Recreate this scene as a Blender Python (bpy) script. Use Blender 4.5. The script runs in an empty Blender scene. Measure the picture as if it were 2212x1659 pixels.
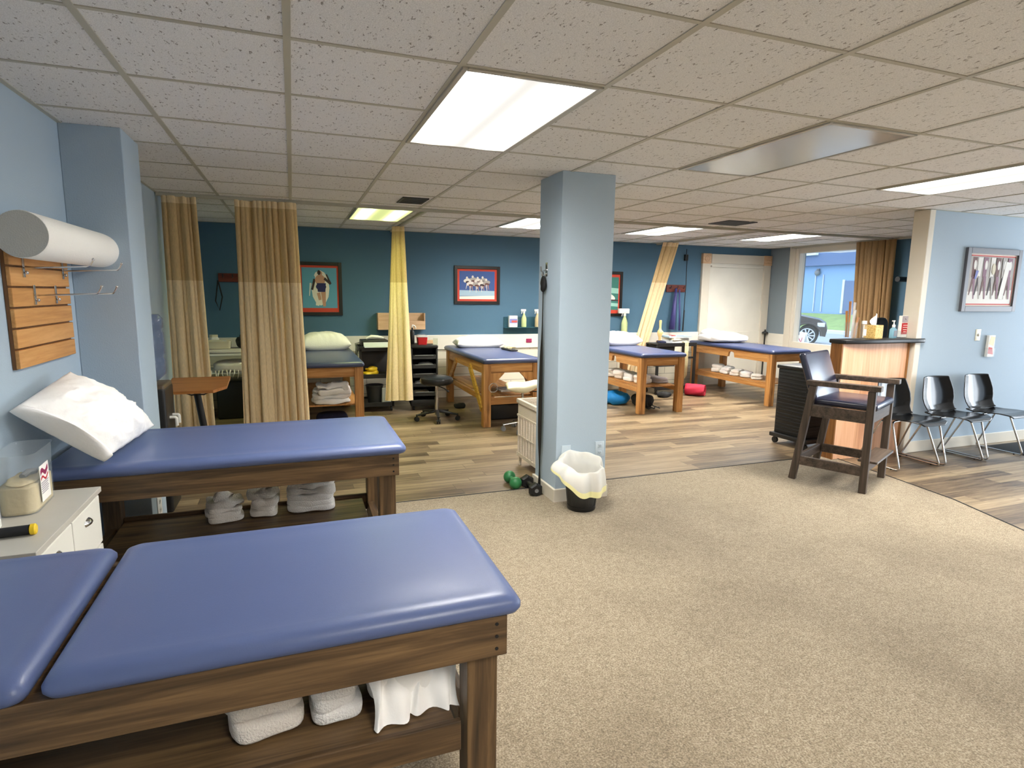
import bpy, bmesh, math, random
from mathutils import Vector, Matrix, Euler, noise

# ------------------------------------------------------------------ camera, world, exposure
SC = bpy.context.scene
COL = SC.collection
PI = math.pi
ZC = 2.3815                      # ceiling height
EYE = Vector((0.0, 0.0, 1.54))
yaw, pitch, roll = 0.355442, -0.152629, 0.01289
fwd = Vector((math.sin(yaw)*math.cos(pitch), math.cos(yaw)*math.cos(pitch), math.sin(pitch)))
r0 = Vector((math.cos(yaw), -math.sin(yaw), 0)); u0 = r0.cross(fwd)
rt = r0*math.cos(roll) + u0*math.sin(roll); up = -r0*math.sin(roll) + u0*math.cos(roll)
cd = bpy.data.cameras.new('camera'); cam = bpy.data.objects.new('camera', cd); COL.objects.link(cam)
cam.matrix_world = Matrix(((rt.x, up.x, -fwd.x, EYE.x), (rt.y, up.y, -fwd.y, EYE.y), (rt.z, up.z, -fwd.z, EYE.z), (0, 0, 0, 1)))
cd.sensor_fit = 'HORIZONTAL'; cd.sensor_width = 36; cd.lens = 1269.2/2212*36
cd.clip_start = 0.05; cd.clip_end = 300
SC.camera = cam
SC.view_settings.view_transform = 'Standard'
SC.view_settings.look = 'None'
SC.view_settings.gamma = 1
SC.view_settings.exposure = 1.14
SC.view_settings.use_curve_mapping = False
W = bpy.data.worlds.new('overcast_sky'); SC.world = W; W.use_nodes = True
bg = W.node_tree.nodes['Background']
bg.inputs[0].default_value = (0.66, 0.82, 1.0, 1); bg.inputs[1].default_value = 1.45
TUBE = 84.0                      # fluorescent tube radiance
MID = 0.40                       # diffuser between the tubes
# daylight through the glazed shopfront beside the entrance
ld = bpy.data.lights.new('shopfront_daylight', 'AREA'); lo = bpy.data.objects.new('shopfront_daylight', ld); COL.objects.link(lo)
ld.shape = 'RECTANGLE'; ld.size = 5.2; ld.size_y = 2.0; ld.energy = 110; ld.color = (0.86, 0.93, 1.0)
lo.location = (9.95, 2.2, 1.22); lo.rotation_euler = (0, PI/2+.5, 0)   # sky and sunlit pavement: slightly upward
ld.size, ld.size_y = 2.1, 3.3

# ------------------------------------------------------------------ material helpers
def c(r, g, b):
    def f(v):
        v /= 255.0
        return v/12.92 if v <= .04045 else ((v+.055)/1.055)**2.4
    return (f(r), f(g), f(b), 1.0)

MATS = {}
def newmat(name):
    m = bpy.data.materials.new(name); m.use_nodes = True
    nt = m.node_tree; b = nt.nodes['Principled BSDF']
    MATS[name] = m
    return m, nt, b
def nd(nt, t, ins=None, **props):
    n = nt.nodes.new(t)
    for k, v in props.items(): setattr(n, k, v)
    for k, v in (ins or {}).items():
        if isinstance(v, bpy.types.NodeSocket): nt.links.new(v, n.inputs[k])
        else: n.inputs[k].default_value = v
    return n
def ramp(nt, fac, stops):
    n = nt.nodes.new('ShaderNodeValToRGB'); nt.links.new(fac, n.inputs[0])
    e = n.color_ramp.elements
    while len(e) < len(stops): e.new(.5)
    for i, (p, col) in enumerate(stops): e[i].position = p; e[i].color = col
    return n.outputs[0]
def math_(nt, op, a, b=None):
    ins = {0: a}
    if b is not None: ins[1] = b
    return nd(nt, 'ShaderNodeMath', ins, operation=op).outputs[0]
def coords(nt, scale=(1, 1, 1), kind='Object'):
    tc = nd(nt, 'ShaderNodeTexCoord')
    return nd(nt, 'ShaderNodeMapping', {'Vector': tc.outputs[kind], 'Scale': scale}).outputs[0]
def bump(nt, b, h, strength=.2, dist=.01):
    n = nd(nt, 'ShaderNodeBump', {'Height': h, 'Strength': strength, 'Distance': dist})
    nt.links.new(n.outputs[0], b.inputs['Normal'])

def plain(name, col, rough=.5, metal=0, spec=.5, nscale=0, nstr=.15, var=0, coat=0, trans=0, sheen=0):
    m, nt, b = newmat(name)
    b.inputs['Base Color'].default_value = col
    b.inputs['Roughness'].default_value = rough; b.inputs['Metallic'].default_value = metal
    b.inputs['Specular IOR Level'].default_value = spec
    b.inputs['Coat Weight'].default_value = coat
    b.inputs['Transmission Weight'].default_value = trans
    b.inputs['Sheen Weight'].default_value = sheen
    if nscale or var:
        v = coords(nt)
        n = nd(nt, 'ShaderNodeTexNoise', {'Vector': v, 'Scale': nscale or 8, 'Detail': 4})
        if nscale: bump(nt, b, n.outputs['Fac'], nstr, .01)
        if var:
            n2 = nd(nt, 'ShaderNodeTexNoise', {'Vector': v, 'Scale': 3.0, 'Detail': 3})
            d = tuple(x*(1-var) for x in col[:3])+(1,); l = tuple(min(1, x*(1+var)) for x in col[:3])+(1,)
            nt.links.new(ramp(nt, n2.outputs['Fac'], [(.3, d), (.7, l)]), b.inputs['Base Color'])
    return m

def wood(name, dark, mid, light, axis, sc=1.0, rough=.5, nstr=.15, knots=True):
    m, nt, b = newmat(name)
    s = [14*sc, 14*sc, 14*sc]; s['xyz'.index(axis)] = .9*sc
    v = coords(nt, tuple(s))
    n1 = nd(nt, 'ShaderNodeTexNoise', {'Vector': v, 'Scale': 1.6, 'Detail': 8, 'Roughness': .62, 'Distortion': .6})
    s2 = [60*sc, 60*sc, 60*sc]; s2['xyz'.index(axis)] = 2.5*sc
    n2 = nd(nt, 'ShaderNodeTexNoise', {'Vector': coords(nt, tuple(s2)), 'Scale': 1.5, 'Detail': 4})
    f = math_(nt, 'ADD', math_(nt, 'MULTIPLY', n1.outputs['Fac'], .72), math_(nt, 'MULTIPLY', n2.outputs['Fac'], .28))
    colr = ramp(nt, f, [(.34, dark), (.49, mid), (.66, light)])
    if knots:
        s3 = [7*sc, 7*sc, 7*sc]; s3['xyz'.index(axis)] = 2.2*sc
        vo = nd(nt, 'ShaderNodeTexVoronoi', {'Vector': coords(nt, tuple(s3)), 'Scale': .8})
        k = ramp(nt, vo.outputs['Distance'], [(.04, (1, 1, 1, 1)), (.16, (0, 0, 0, 1))])
        mx = nd(nt, 'ShaderNodeMixRGB', {'Fac': math_(nt, 'MULTIPLY', k, .75), 'Color1': colr, 'Color2': tuple(x*.5 for x in dark[:3])+(1,)})
        colr = mx.outputs[0]
    nt.links.new(colr, b.inputs['Base Color'])
    b.inputs['Roughness'].default_value = rough
    bump(nt, b, f, nstr, .01)
    return m

def emit(name, col, strength):
    m, nt, b = newmat(name)
    b.inputs['Base Color'].default_value = (.8, .8, .8, 1)
    b.inputs['Emission Color'].default_value = col; b.inputs['Emission Strength'].default_value = strength
    return m

# painted walls
plain('paint_blue', c(171, 188, 202), .75, spec=.3, nscale=140, nstr=.12)
plain('paint_teal', c(80, 114, 138), .7, spec=.3, nscale=140, nstr=.12)
plain('paint_slate', c(128, 140, 148), .75, spec=.3, nscale=140, nstr=.12)
plain('paint_trim', c(214, 206, 190), .5, nscale=30, nstr=.05)
plain('paint_white', c(226, 222, 210), .5, nscale=20, nstr=.04, var=.04)
plain('paint_rear', c(170, 160, 145), .8)
m, nt, b = newmat('white_brick')
v = coords(nt)
vv = nd(nt, 'ShaderNodeCombineXYZ', {'X': nd(nt, 'ShaderNodeSeparateXYZ', {0: v}).outputs[0], 'Y': nd(nt, 'ShaderNodeSeparateXYZ', {0: v}).outputs[2]}).outputs[0]
br = nd(nt, 'ShaderNodeTexBrick', {'Vector': vv, 'Color1': c(222, 216, 196), 'Color2': c(208, 203, 186), 'Mortar': c(172, 168, 152), 'Scale': 1.0, 'Mortar Size': .006, 'Brick Width': .62, 'Row Height': .115})
nt.links.new(br.outputs[0], b.inputs['Base Color']); b.inputs['Roughness'].default_value = .6
bump(nt, b, br.outputs['Fac'], -.5, .01)
# ceiling tiles
G = .6096; GX0, GY0 = -.5933, 2.26353
m, nt, b = newmat('ceiling_tile')
v = coords(nt)
cell = nd(nt, 'ShaderNodeVectorMath', {0: nd(nt, 'ShaderNodeVectorMath', {0: v, 1: (-GX0, -GY0, 0)}, operation='ADD').outputs[0], 1: (1/G, 1/G, 0)}, operation='MULTIPLY').outputs[0]
cell = nd(nt, 'ShaderNodeVectorMath', {0: cell}, operation='FLOOR').outputs[0]
wn = nd(nt, 'ShaderNodeTexWhiteNoise', {'Vector': cell})
n1 = nd(nt, 'ShaderNodeTexNoise', {'Vector': coords(nt, (1, .45, 1)), 'Scale': 85, 'Detail': 2.5, 'Roughness': .6})
n2 = nd(nt, 'ShaderNodeTexNoise', {'Vector': v, 'Scale': 260, 'Detail': 2})
spots = ramp(nt, n1.outputs['Fac'], [(.31, (0, 0, 0, 1)), (.385, (1, 1, 1, 1))])
base = ramp(nt, wn.outputs['Value'], [(0, c(238, 237, 236)), (1, c(245, 244, 243))])
mx = nd(nt, 'ShaderNodeMixRGB', {'Fac': spots, 'Color1': c(118, 110, 102), 'Color2': base})
mx2 = nd(nt, 'ShaderNodeMixRGB', {'Fac': .34, 'Color1': mx.outputs[0], 'Color2': ramp(nt, n2.outputs['Fac'], [(.3, c(130, 124, 116)), (.7, c(244, 240, 234))])})
nt.links.new(mx2.outputs[0], b.inputs['Base Color']); b.inputs['Roughness'].default_value = .9; b.inputs['Specular IOR Level'].default_value = .2
bump(nt, b, math_(nt, 'ADD', spots, math_(nt, 'MULTIPLY', n2.outputs['Fac'], .6)), .35, .004)
plain('grid_bar', c(180, 176, 160), .4, spec=.5)
# carpet
m, nt, b = newmat('carpet_pile')
v = coords(nt)
n1 = nd(nt, 'ShaderNodeTexNoise', {'Vector': v, 'Scale': 150, 'Detail': 3, 'Roughness': .7})
n2 = nd(nt, 'ShaderNodeTexNoise', {'Vector': v, 'Scale': 1.1, 'Detail': 4, 'Roughness': .6})
n3 = nd(nt, 'ShaderNodeTexNoise', {'Vector': v, 'Scale': 38, 'Detail': 3})
k1 = ramp(nt, n1.outputs['Fac'], [(.3, c(104, 92, 75)), (.5, c(152, 138, 117)), (.7, c(188, 176, 154))])
k2 = ramp(nt, n2.outputs['Fac'], [(.3, c(196, 192, 186)), (.55, c(255, 255, 255))])
k3 = ramp(nt, n3.outputs['Fac'], [(.3, c(220, 218, 213)), (.65, c(250, 250, 250))])
mx = nd(nt, 'ShaderNodeMixRGB', {'Fac': .55, 'Color1': k1, 'Color2': k2}, blend_type='MULTIPLY')
mx2 = nd(nt, 'ShaderNodeMixRGB', {'Fac': .8, 'Color1': mx.outputs[0], 'Color2': k3}, blend_type='MULTIPLY')
nt.links.new(mx2.outputs[0], b.inputs['Base Color']); b.inputs['Roughness'].default_value = .95; b.inputs['Specular IOR Level'].default_value = .1
b.inputs['Sheen Weight'].default_value = .15
bump(nt, b, n1.outputs['Fac'], .6, .006)
# laminate planks, running left to right
m, nt, b = newmat('laminate_plank')
v = coords(nt)
sx = nd(nt, 'ShaderNodeSeparateXYZ', {0: v})
row = math_(nt, 'FLOOR', math_(nt, 'DIVIDE', sx.outputs[1], .128))
wr = nd(nt, 'ShaderNodeTexWhiteNoise', {'W': row}, noise_dimensions='1D')
xo = math_(nt, 'ADD', math_(nt, 'DIVIDE', sx.outputs[0], 1.1), math_(nt, 'MULTIPLY', wr.outputs['Value'], 7.0))
pl = math_(nt, 'FLOOR', xo)
wp = nd(nt, 'ShaderNodeTexWhiteNoise', {'Vector': nd(nt, 'ShaderNodeCombineXYZ', {0: pl, 1: row}).outputs[0]})
off = nd(nt, 'ShaderNodeCombineXYZ', {0: math_(nt, 'MULTIPLY', wp.outputs['Value'], 40.0), 1: 0.0, 2: math_(nt, 'MULTIPLY', wr.outputs['Value'], 9.0)})
pv = nd(nt, 'ShaderNodeVectorMath', {0: nd(nt, 'ShaderNodeVectorMath', {0: v, 1: (1.5, 26, 1)}, operation='MULTIPLY').outputs[0], 1: off.outputs[0]}, operation='ADD').outputs[0]
g1 = nd(nt, 'ShaderNodeTexNoise', {'Vector': pv, 'Scale': 1.3, 'Detail': 7, 'Roughness': .65, 'Distortion': .5})
f = math_(nt, 'ADD', math_(nt, 'MULTIPLY', g1.outputs['Fac'], .75), math_(nt, 'MULTIPLY', wp.outputs['Value'], .25))
kc = ramp(nt, f, [(.28, c(54, 42, 30)), (.43, c(102, 85, 64)), (.58, c(138, 119, 92)), (.75, c(164, 146, 118))])
fy = math_(nt, 'FRACT', math_(nt, 'DIVIDE', sx.outputs[1], .128)); fx = math_(nt, 'FRACT', xo)
ln = math_(nt, 'MAXIMUM', math_(nt, 'LESS_THAN', fy, .022), math_(nt, 'LESS_THAN', fx, .004))
mx = nd(nt, 'ShaderNodeMixRGB', {'Fac': math_(nt, 'MULTIPLY', ln, .7), 'Color1': kc, 'Color2': c(48, 38, 28)})
nt.links.new(mx.outputs[0], b.inputs['Base Color'])
b.inputs['Roughness'].default_value = .38; b.inputs['Specular IOR Level'].default_value = .5
bump(nt, b, g1.outputs['Fac'], .08, .005)
# woods
DK = (c(44, 32, 21), c(86, 65, 42), c(128, 100, 66))
for a in 'xyz': wood('stained_'+a, *DK, a)
PN = (c(132, 84, 38), c(180, 126, 68), c(206, 156, 96))
for a in 'xyz': wood('pine_'+a, *PN, a, nstr=.08)
wood('pine_yellow_y', c(150, 104, 34), c(196, 150, 62), c(214, 172, 88), 'y', nstr=.06)
for a in 'xz': wood('grey_oak_'+a, c(42, 34, 28), c(72, 60, 50), c(98, 84, 72), a, knots=False)
wood('oak_panel', c(200, 142, 104), c(226, 172, 132), c(238, 190, 154), 'z', sc=.5, knots=False, nstr=.03)
wood('oak_post', c(94, 56, 20), c(134, 86, 38), c(160, 108, 54), 'z', knots=False)
wood('slat_wood', c(184, 128, 66), c(206, 150, 86), c(220, 168, 106), 'y', knots=False, nstr=.03)
wood('slat_edge', c(96, 60, 28), c(120, 80, 40), c(140, 96, 52), 'z', knots=False)
wood('table_laminate', c(146, 92, 46), c(172, 112, 60), c(186, 126, 70), 'x', knots=False, nstr=.02, rough=.35)
wood('red_wood', c(70, 26, 18), c(104, 42, 28), c(126, 56, 38), 'x', knots=False)
wood('birch', c(190, 152, 112), c(210, 174, 136), c(222, 190, 154), 'x', knots=False, nstr=.02)
# vinyl, cloth, plastics, metals
plain('vinyl_navy', c(86, 100, 142), .36, spec=.45, nscale=300, nstr=.05)
plain('vinyl_dark', c(58, 67, 100), .33, spec=.5, nscale=300, nstr=.05)
plain('vinyl_midnight', c(32, 36, 58), .24, spec=.8, nscale=300, nstr=.04)
plain('vinyl_black', c(26, 28, 30), .3, spec=.5, nscale=250, nstr=.04)
plain('vinyl_cream', c(226, 218, 184), .35, spec=.5, nscale=250, nstr=.03)
plain('white_cotton', c(248, 246, 243), .85, spec=.2, nscale=60, nstr=.15, sheen=.2)
plain('terry_white', c(247, 244, 240), .95, spec=.1, nscale=180, nstr=.9, sheen=.3)
plain('terry_cream', c(242, 234, 224), .95, spec=.1, nscale=180, nstr=.9, sheen=.3)
plain('terry_grey', c(176, 166, 164), .95, spec=.1, nscale=180, nstr=.9, sheen=.3)
plain('foam', c(246, 243, 235), .75, spec=.3, nscale=220, nstr=.35)
plain('foam_end', c(196, 194, 186), .85, spec=.2, nscale=200, nstr=.4)
def cloth_mat(name, col, tr=.25):
    m, nt, b = newmat(name)
    s = coords(nt, (1, 1, 1))
    w = nd(nt, 'ShaderNodeTexNoise', {'Vector': coords(nt, (220, 220, 30)), 'Scale': 1.0, 'Detail': 2})
    d = tuple(x*.86 for x in col[:3])+(1,)
    k = ramp(nt, w.outputs['Fac'], [(.35, d), (.65, col)])
    nt.links.new(k, b.inputs['Base Color']); b.inputs['Roughness'].default_value = .9; b.inputs['Specular IOR Level'].default_value = .15
    t = nd(nt, 'ShaderNodeBsdfTranslucent', {'Color': k})
    mxs = nd(nt, 'ShaderNodeMixShader', {0: tr, 1: b.outputs[0], 2: t.outputs[0]})
    nt.links.new(mxs.outputs[0], nt.nodes['Material Output'].inputs[0])
    bump(nt, b, w.outputs['Fac'], .15, .004)
    return m
cloth_mat('curtain_tan', c(246, 222, 178), .15)
cloth_mat('curtain_mesh', c(220, 190, 140), .2)
cloth_mat('curtain_brown', c(160, 128, 90), .3)
cloth_mat('curtain_hem', c(228, 214, 180))
cloth_mat('thin_plastic', c(240, 238, 230), .35)
plain('chrome', c(205, 205, 205), .18, 1.0)
plain('steel', c(150, 150, 150), .35, 1.0)
plain('black_plastic', c(24, 24, 25), .4)
plain('black_gloss', c(12, 12, 13), .16, spec=.5)
plain('black_matte', c(20, 20, 21), .75, nscale=80, nstr=.1)
plain('black_rubber', c(17, 17, 18), .6)
plain('charcoal', c(44, 44, 46), .55)
plain('grey_plastic', c(120, 122, 124), .5)
plain('counter_grey', c(188, 184, 174), .4, nscale=90, nstr=.02, var=.05)
plain('cabinet_white', c(228, 226, 216), .4, nscale=20, nstr=.02)
plain('white_plastic', c(235, 234, 228), .35)
plain('ivory_plastic', c(222, 214, 190), .4)
plain('aluminium', c(186, 182, 172), .4, .6)
plain('yellow', c(235, 196, 30), .45)
plain('red_plastic', c(168, 26, 30), .3)
plain('red_fabric', c(178, 28, 58), .7, nscale=60, nstr=.2)
plain('blue_fabric', c(14, 122, 190), .7, nscale=60, nstr=.2)
plain('navy_fabric', c(24, 30, 62), .8, nscale=60, nstr=.3)
plain('purple_band', c(72, 70, 130), .5)
plain('green_vinyl', c(46, 118, 70), .4, nscale=60, nstr=.05)
plain('tan_wax', c(206, 188, 146), .7, nscale=40, nstr=.3, var=.06)
plain('rope', c(220, 206, 160), .8, nscale=120, nstr=.4)
plain('bone', c(226, 196, 132), .5)
plain('paper', c(236, 234, 228), .7)
plain('paper_grey', c(200, 204, 210), .7)
plain('tissue_paper', c(244, 240, 236), .9)
plain('red_print', c(196, 36, 48), .5)
plain('maroon_print', c(150, 40, 84), .5)
plain('grey_print', c(170, 164, 172), .6)
plain('frame_black', c(22, 20, 20), .4)
plain('frame_grey', c(92, 92, 98), .45)
plain('mat_red', c(206, 70, 50), .7)
plain('mat_rose', c(206, 92, 84), .7)
plain('mat_cream', c(238, 220, 206), .7)
for nm, col in dict(art_sky=(96, 160, 190), art_blue=(66, 94, 156), art_pale=(168, 196, 214), art_white=(232, 228, 220), art_skin=(196, 150, 126), art_dark=(58, 44, 48), art_navy=(40, 40, 92),
                    art_teal=(56, 122, 112), art_mint=(150, 200, 186), art_grey=(176, 170, 164), art_brown=(112, 78, 74), art_mauve=(140, 104, 120), art_sand=(214, 204, 176), art_lilac=(122, 130, 190)).items():
    plain(nm, c(*col), .7)
plain('wicker', c(228, 216, 198), .7, nscale=90, nstr=.5, var=.08)
m, nt, b = newmat('tissue_box_print')
vo = nd(nt, 'ShaderNodeTexVoronoi', {'Vector': coords(nt), 'Scale': 90})
nt.links.new(ramp(nt, vo.outputs['Distance'], [(.2, c(170, 130, 60)), (.5, c(214, 180, 110))]), b.inputs['Base Color']); b.inputs['Roughness'].default_value = .6
def see_through(name, col, amount, rough=.05):
    m, nt, b = newmat(name)
    b.inputs['Base Color'].default_value = col; b.inputs['Roughness'].default_value = rough
    t = nd(nt, 'ShaderNodeBsdfTransparent', {'Color': (1, 1, 1, 1)})
    mxs = nd(nt, 'ShaderNodeMixShader', {0: amount, 1: t.outputs[0], 2: b.outputs[0]})
    nt.links.new(mxs.outputs[0], nt.nodes['Material Output'].inputs[0])
    return m
see_through('window_glass', c(200, 215, 225), .06)
see_through('clear_plastic', c(214, 218, 220), .22)
see_through('clear_acrylic', c(210, 220, 225), .10)
see_through('yellow_film', c(240, 234, 172), .9, .4)
plain('plate_blue', c(184, 198, 208), .5)
plain('dispenser_brown', c(92, 78, 62), .4)
see_through('bin_liner', c(236, 234, 226), .72, .4)
see_through('black_mesh', c(16, 16, 17), .62, .5)
see_through('bottle_blue', c(96, 116, 156), .55)
see_through('gel_blue', c(150, 200, 220), .55)
see_through('glass_shelf', c(60, 110, 125), .45)
see_through('frost_green', c(206, 220, 160), .85, .4)
# outdoors
plain('asphalt', c(150, 158, 166), .9, nscale=30, nstr=.2, var=.06)
plain('kerb', c(210, 214, 216), .8)
plain('grass', c(138, 162, 98), .95, nscale=40, nstr=.6, var=.12)
plain('render_blue', c(132, 166, 206), .85, nscale=12, nstr=.05)
plain('fascia', c(96, 116, 152), .7)
plain('roof_sheet', c(120, 134, 158), .7)
plain('car_paint', c(58, 50, 48), .4, .2, coat=.2)
plain('tyre', c(20, 20, 22), .8)
plain('alloy', c(196, 200, 206), .35, .6)
plain('car_glass', c(30, 34, 38), .05)
# lamps
def diffuser(name, col, tube, mid):
    m, nt, b = newmat(name)
    s = nd(nt, 'ShaderNodeSeparateXYZ', {0: nd(nt, 'ShaderNodeTexCoord').outputs['Object']})
    d = math_(nt, 'DIVIDE', math_(nt, 'SUBTRACT', math_(nt, 'ABSOLUTE', s.outputs[0]), .165), .058)
    g = math_(nt, 'EXPONENT', math_(nt, 'MULTIPLY', math_(nt, 'MULTIPLY', d, d), -1.0))
    e = nd(nt, 'ShaderNodeMapRange', {'Value': math_(nt, 'ABSOLUTE', s.outputs[1]), 'From Min': .50, 'From Max': .60, 'To Min': 1.0, 'To Max': .03}).outputs[0]
    # prismatic lens: throws most of the tubes' light downwards
    ge = nd(nt, 'ShaderNodeNewGeometry')
    lens = math_(nt, 'POWER', math_(nt, 'ABSOLUTE', nd(nt, 'ShaderNodeVectorMath', {0: ge.outputs['Incoming'], 1: ge.outputs['Normal']}, operation='DOT_PRODUCT').outputs['Value']), .9)
    st = math_(nt, 'ADD', math_(nt, 'MULTIPLY', math_(nt, 'MULTIPLY', math_(nt, 'MULTIPLY', g, e), lens), tube), mid)
    b.inputs['Base Color'].default_value = (.1, .1, .1, 1); b.inputs['Roughness'].default_value = .4; b.inputs['Specular IOR Level'].default_value = .1
    b.inputs['Emission Color'].default_value = col
    nt.links.new(st, b.inputs['Emission Strength'])
    return m
diffuser('lamp_warm', (1.0, .965, .90, 1), TUBE, MID)
diffuser('lamp_near', (1.0, .965, .90, 1), TUBE*.72, MID)
diffuser('lamp_green', (.90, 1.0, .38, 1), TUBE*.22, MID*.9)
plain('lamp_unlit', c(172, 172, 172), .14, spec=.6, nscale=200, nstr=.03)

# ------------------------------------------------------------------ mesh helpers
class MB:
    def __init__(s): s.bm = bmesh.new(); s.mi = 0
    def _fin(s, verts, M):
        if M is not None: bmesh.ops.transform(s.bm, matrix=M, verts=verts)
        for f_ in {f_ for v_ in verts for f_ in v_.link_faces}: f_.material_index = s.mi
    def _merge(s, tmp):
        new = [s.bm.verts.new(v_.co) for v_ in tmp.verts]
        tmp.verts.index_update()
        for f_ in tmp.faces: s.bm.faces.new([new[v_.index] for v_ in f_.verts])
        tmp.free(); return new
    def box(s, x0, x1, y0, y1, z0, z1, bev=0, seg=2, M=None):
        tmp = bmesh.new()
        vs = bmesh.ops.create_cube(tmp, size=1)['verts']
        bmesh.ops.transform(tmp, matrix=Matrix.Translation(((x0+x1)/2, (y0+y1)/2, (z0+z1)/2)) @ Matrix.Diagonal((abs(x1-x0), abs(y1-y0), abs(z1-z0), 1)), verts=vs)
        if bev:
            bev = min(bev, .45*min(abs(x1-x0), abs(y1-y0), abs(z1-z0)))
            bmesh.ops.bevel(tmp, geom=tmp.edges[:], offset=bev, segments=seg, profile=.5, affect='EDGES')
        vs = s._merge(tmp)
        s._fin(vs, M); return s
    def cyl(s, p0, p1, r1, r2=None, n=16):
        p0, p1 = Vector(p0), Vector(p1); d = p1-p0
        r = bmesh.ops.create_cone(s.bm, cap_ends=True, segments=n, radius1=r1, radius2=r1 if r2 is None else r2, depth=d.length)
        s._fin(r['verts'], Matrix.Translation((p0+p1)/2) @ d.to_track_quat('Z', 'Y').to_matrix().to_4x4()); return s
    def sphere(s, p, r, sc=(1, 1, 1), n=14):
        q = bmesh.ops.create_uvsphere(s.bm, u_segments=n, v_segments=max(6, n//2+2), radius=r)
        s._fin(q['verts'], Matrix.Translation(p) @ Matrix.Diagonal((*sc, 1))); return s
    def lathe(s, prof, n=24, o=(0, 0, 0), M=None):
        vs = []; rings = []
        for (r_, z_) in prof:
            if r_ < 1e-6: ring = [s.bm.verts.new((o[0], o[1], o[2]+z_))]
            else: ring = [s.bm.verts.new((o[0]+r_*math.cos(2*PI*k/n), o[1]+r_*math.sin(2*PI*k/n), o[2]+z_)) for k in range(n)]
            rings.append(ring); vs += ring
        for a, b_ in zip(rings, rings[1:]):
            for k in range(n):
                q = [a[k % len(a)], a[(k+1) % len(a)], b_[(k+1) % len(b_)], b_[k % len(b_)]]
                q = list(dict.fromkeys(q))
                if len(q) >= 3:
                    try: s.bm.faces.new(q)
                    except ValueError: pass
        s._fin(vs, M); return s
    def tube(s, pts, r, n=8, closed=False, flat=1.0):
        pts = [Vector(p) for p in pts]; vs = []; rings = []; N = len(pts)
        up_ = None
        for i, p in enumerate(pts):
            a = pts[(i-1) % N] if (closed or i > 0) else p; b_ = pts[(i+1) % N] if (closed or i < N-1) else p
            t = (b_-a).normalized()
            if up_ is None:
                up_ = Vector((0, 0, 1)) if abs(t.z) < .9 else Vector((0, 1, 0))
            sd = t.cross(up_).normalized(); up_ = sd.cross(t).normalized()
            rr = r[i] if isinstance(r, (list, tuple)) else r
            ring = [s.bm.verts.new(p + sd*rr*math.cos(2*PI*k/n) + up_*rr*flat*math.sin(2*PI*k/n)) for k in range(n)]
            rings.append(ring); vs += ring
        for i in range(N if closed else N-1):
            a, b_ = rings[i], rings[(i+1) % N]
            for k in range(n): s.bm.faces.new([a[k], a[(k+1) % n], b_[(k+1) % n], b_[k]])
        if not closed:
            s.bm.faces.new(rings[0][::-1]); s.bm.faces.new(rings[-1])
        s._fin(vs, None); return s
    def prism(s, poly, h, M=None):
        a = [s.bm.verts.new((p[0], p[1], 0)) for p in poly]; b_ = [s.bm.verts.new((p[0], p[1], h)) for p in poly]
        s.bm.faces.new(a[::-1]); s.bm.faces.new(b_)
        for k in range(len(poly)): s.bm.faces.new([a[k], a[(k+1) % len(a)], b_[(k+1) % len(a)], b_[k]])
        s._fin(a+b_, M); return s
    def poly(s, pts):
        vs = [s.bm.verts.new(p) for p in pts]; s.bm.faces.new(vs); s._fin(vs, None); return s
    def grid(s, fn, nu, nv, wrap=False):
        g = [[s.bm.verts.new(fn(i/(nu if wrap else nu-1), j/(nv-1))) for i in range(nu)] for j in range(nv)]
        for j in range(nv-1):
            for i in range(nu if wrap else nu-1):
                k = (i+1) % nu
                s.bm.faces.new([g[j][i], g[j][k], g[j+1][k], g[j+1][i]])
        s._fin([v_ for r_ in g for v_ in r_], None); return s
    def blob(s, w, d, h, e=5, cuts=10, amp=0, fr=6, seed=0, o=(0, 0, 0), M=None, an=(1, 1, 1)):
        """soft boxy cushion / folded cloth slab standing on z=o.z"""
        tmp = bmesh.new()
        bmesh.ops.create_cube(tmp, size=2)
        bmesh.ops.subdivide_edges(tmp, edges=tmp.edges[:], cuts=cuts, use_grid_fill=True)
        vs = s._merge(tmp)
        sd = Vector((seed*3.17, seed*1.71, seed*.93))
        for v_ in vs:
            p = v_.co
            nrm = (abs(p.x)**e + abs(p.y)**e + abs(p.z)**e)**(1/e)
            p = p/nrm
            k = Vector((p.x*w/2, p.y*d/2, p.z*h/2))
            if amp:
                t = Vector((k.x*fr*an[0], k.y*fr*an[1], k.z*fr*an[2]))+sd
                dv = noise.noise(t)*amp + noise.noise(t*2.3)*amp*.45
                dr = Vector((p.x*.6, p.y*.6, p.z)).normalized()
                k = k + dr*dv
                if p.z < -.9: k.z = max(k.z, -h/2)
            k.z = max(k.z+h/2, 0)
            v_.co = k + Vector(o)
        s._fin(vs, M); return s
    def build(s, name, mat, parent=None, smooth=True, ang=40, solid=0, sub=0, loc=None):
        me = bpy.data.meshes.new(name)
        bmesh.ops.recalc_face_normals(s.bm, faces=s.bm.faces) if not getattr(s, 'keep', False) else None
        s.bm.to_mesh(me); s.bm.free()
        o = bpy.data.objects.new(name, me); COL.objects.link(o)
        for mm in (mat if isinstance(mat, (list, tuple)) else [mat]): me.materials.append(MATS[mm])
        if smooth:
            me.shade_smooth()
            try: me.set_sharp_from_angle(angle=math.radians(ang))
            except Exception: pass
        if parent is not None: o.parent = parent
        if loc is not None: o.location = loc
        if solid:
            md = o.modifiers.new('thickness', 'SOLIDIFY'); md.thickness = solid; md.offset = 0
        if sub:
            md = o.modifiers.new('smooth', 'SUBSURF'); md.levels = sub; md.render_levels = sub
        return o

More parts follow.
